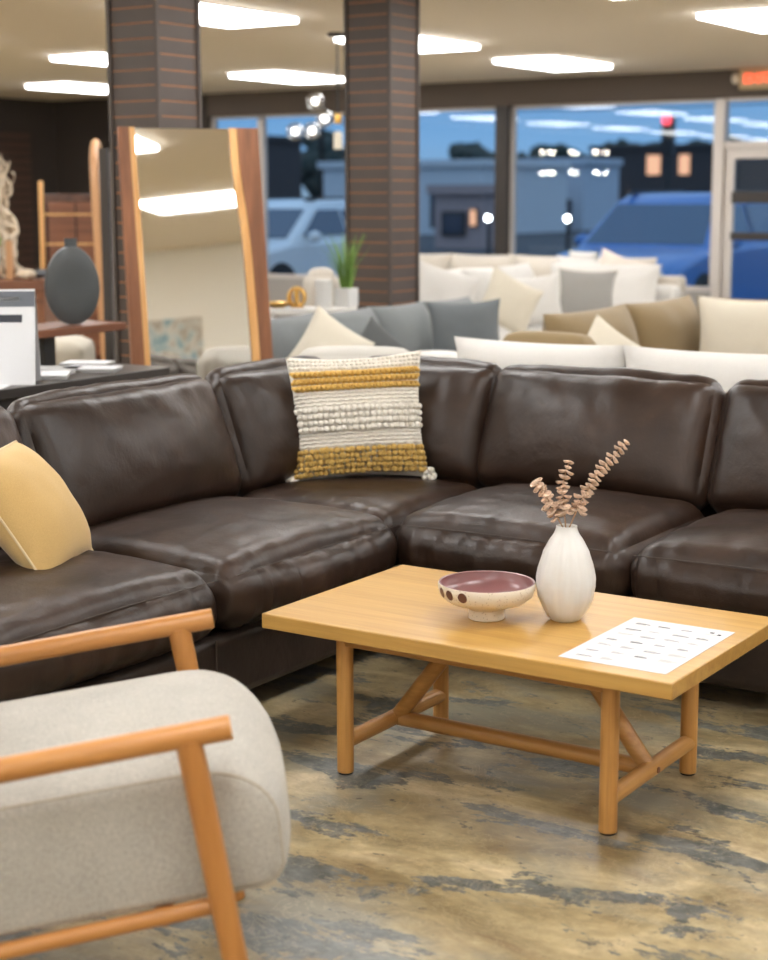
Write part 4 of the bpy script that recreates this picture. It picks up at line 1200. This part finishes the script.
M['b_white'] = plain('white_render', (.78, .77, .77), .8); M['b_blue'] = plain('pale_blue_render', (.62, .66, .72), .8)
M['b_pink'] = plain('pinkish_render', (.50, .36, .33), .8); M['b_dark'] = plain('dark_brick', (.07, .06, .06), .8)
building('white flat roofed shop beyond the left side of the middle window', -44, -35.6, 62, 2.95, M['b_white'], ((-2.2, -.4, .3, 2.2), (1.6, 3.2, .3, 1.9)), (), 8)
building('pinkish low building in front of the white shop', -28.2, -26.4, 46, 1.75, M['b_pink'], ((-.6, .3, .4, 1.2),), ((.45, .75, .7, 1.3),), 1.6)
building('pale blue building behind the bulb reflections', -40.3, -36.2, 73, 3.2, M['b_blue'], ((-.2, 1.4, .2, 1.5),), ((-1.7, -.8, .4, 1.3),), 4)
building('dark house with two lit windows above the blue car', -47, -37.2, 96, 4.5, M['b_dark'], (), ((-1.15, -.15, 2.9, 4.2), (1.0, 1.8, 2.9, 4.2)), 8)
building('dark long building behind the pale car', -75, -54, 66, 4.6, M['b_dark'], ((3, 5, 1, 3),), (), 8)
# trees
M['leaf_dark'] = plain('dusk_foliage', (.050, .065, .055), .9, bumpscale=4, bumpstr=.8)
M['bark'] = plain('bark', (.03, .024, .02), .9)
def tree(label, x, y, h, w, seed):
    random.seed(seed)
    t = thing('tree', label, 'tree', (x, y, GZ), 0, 'trees across the road')
    MB().tube([(0, 0, 0), (.1, 0, h*.3), (0, 0, h*.55)], [.22, .17, .08], 8).build('trunk', M['bark'], t)
    c = MB()
    for k in range(16):
        a = random.uniform(0, 6.28); r_ = random.uniform(0, w*.38); z = h*random.uniform(.32, .92); s = w*random.uniform(.16, .30)*(1.2-z/h*.5)
        c.ball((r_*math.cos(a), r_*math.sin(a), z), (s, s, s*.85), 10, 7)
    o = c.build('crown', M['leaf_dark'], t)
    for vv in o.data.vertices:
        q = vv.co; vv.co = q+Vector((noise.noise(q*1.3), noise.noise(q*1.3+Vector((9, 0, 0))), noise.noise(q*1.3+Vector((0, 9, 0)))))*.5
    return t
TR = [(-112, 8.6, 11), (-104, 7.6, 10), (-98, 7.8, 10), (-92.5, 9.8, 9), (-86, 6.2, 9), (-81, 6.9, 10), (-75.5, 7.9, 11), (-70, 7.0, 10), (-65, 6.7, 10), (-60, 7.4, 10), (-55, 7.2, 11), (-49.5, 8.0, 10), (-44, 7.2, 10), (-39, 7.4, 10)]
TL = ['tall dark tree at the far left, behind the mirror', 'dark tree behind the pale car, left one', 'dark tree behind the pale car roof', 'tall dark tree just right of the second column', 'low dark tree above the white shop',
      'dark bushy tree left of the thick window post', 'dark tree behind the thick window post', 'dark tree above the pale blue building, left', 'dark tree above the pale blue building, right', 'dark tree left of the lit house windows',
      'dark tree behind the lit house windows', 'dark tree right of the red signal light', 'dark tree behind the door glass', 'dark tree at the right edge beyond the door']
for k, ((x, h, w), lab) in enumerate(zip(TR, TL)): tree(lab, x, 130+(k % 3)*5, h*.80, w*.74, 50+k)
for k in range(11):
    tree('dark bushy tree in the low tree line across the road', -84+k*4.2, 112+(k*7 % 3)*2, 4.3+(k*5 % 3)*.45, 4.4, 90+k)
# road sign pole with red light, power lines
sg = thing('signal_pole', 'pole with a red signal light seen over the blue car', 'street light', (-26.15, 60, GZ))
MB().tube([(0, 0, 0), (0, 0, 4.6)], .09, 10).build('pole', M['bronze'], sg)
MB().box((-.22, -.2, 3.2), (.22, .2, 4.7)).build('signal_box', M['bronze'], sg, bevel=.03)
MB().ball((0, -.22, 4.55), (.20, .1, .18), 12, 8).build('red_lamp', plain('red_lamp', (.8, .1, .1), .4, emit=((1, .08, .12), 2.2)), sg)
def lot_lamp(label, x, y, z):
    t = thing('lamp_post', label, 'street light', (x, y, GZ), 0, 'lot lamps')
    MB().tube([(0, 0, 0), (0, 0, z)], .05, 8).build('pole', M['bronze'], t)
    MB().ball((0, -.05, z+.06), .07, 12, 8).build('lamp', plain('cool_lamp', (1, 1, 1), .5, emit=((.95, .97, 1), 18)), t)
def at_px(x, y): return x, y
lot_lamp('lit lamp post in front of the pinkish building', -19.9, 35, 1.10)
lot_lamp('lit lamp post left of the blue car', -17.75, 35, 1.10)
for k, (zz, lab) in enumerate(((7.0, 'higher power line across the dusk sky'), (6.1, 'lower power line across the dusk sky'))):
    w_ = tag(MB().tube([(-90+i*5, 70, GZ+zz-.5*math.sin(PI*((i % 8)/8))) for i in range(25)], .03, 6).build('power_line', M['black'], None), lab, 'cable')
for px_ in (-90, -50, -10, 30):
    p_ = tag(MB().tube([(px_, 70.3, GZ), (px_, 70.3, GZ+7.4)], .13, 10).build('utility_pole', M['bark'], None), 'dark utility pole carrying the power lines', 'pole', 'utility poles')

# ------------------------------------------------------------------ dusk sky
w = bpy.data.worlds.new('dusk'); SC.world = w; w.use_nodes = True
nt = w.node_tree; bg = nt.nodes['Background']
tc = nt.nodes.new('ShaderNodeTexCoord'); sx = nt.nodes.new('ShaderNodeSeparateXYZ')
nt.links.new(tc.outputs['Generated'], sx.inputs[0])
r = ramp(nt, [(.0, (.10, .13, .18)), (.498, (.25, .37, .50)), (.515, (.19, .39, .67)), (.54, (.10, .28, .57)), (.60, (.22, .42, .72)), (.70, (.36, .54, .80)), (1.0, (.36, .52, .74))])
mp = nt.nodes.new('ShaderNodeMapRange'); mp.inputs['From Min'].default_value = -1; mp.inputs['From Max'].default_value = 1
nt.links.new(sx.outputs['Z'], mp.inputs['Value'])
nz = nt.nodes.new('ShaderNodeTexNoise'); nz.inputs['Scale'].default_value = 5; nz.inputs['Detail'].default_value = 3
mpp = nt.nodes.new('ShaderNodeMapping'); mpp.inputs['Scale'].default_value = (1, 1, 9)
nt.links.new(tc.outputs['Generated'], mpp.inputs[0]); nt.links.new(mpp.outputs[0], nz.inputs['Vector'])
ma = nt.nodes.new('ShaderNodeMath'); ma.operation = 'MULTIPLY_ADD'; ma.inputs[1].default_value = .006
sb2 = nt.nodes.new('ShaderNodeMath'); sb2.operation = 'SUBTRACT'; sb2.inputs[1].default_value = .5
nt.links.new(nz.outputs['Fac'], sb2.inputs[0]); nt.links.new(sb2.outputs[0], ma.inputs[0]); nt.links.new(mp.outputs[0], ma.inputs[2])
nt.links.new(ma.outputs[0], r.inputs[0]); nt.links.new(r.outputs[0], bg.inputs['Color'])
bg.inputs['Strength'].default_value = 1.06

# ------------------------------------------------------------------ view
vs_ = SC.view_settings
SC.display_settings.display_device = 'sRGB'
vs_.view_transform = 'Standard'; vs_.look = 'None'; vs_.gamma = 1.0; vs_.use_curve_mapping = False; vs_.exposure = 0.22
cy = SC.cycles
cy.use_denoising = True
cy.max_bounces = 10; cy.diffuse_bounces = 5; cy.glossy_bounces = 4; cy.transparent_max_bounces = 12
cy.sample_clamp_indirect = 8.0; cy.caustics_reflective = False; cy.caustics_refractive = False
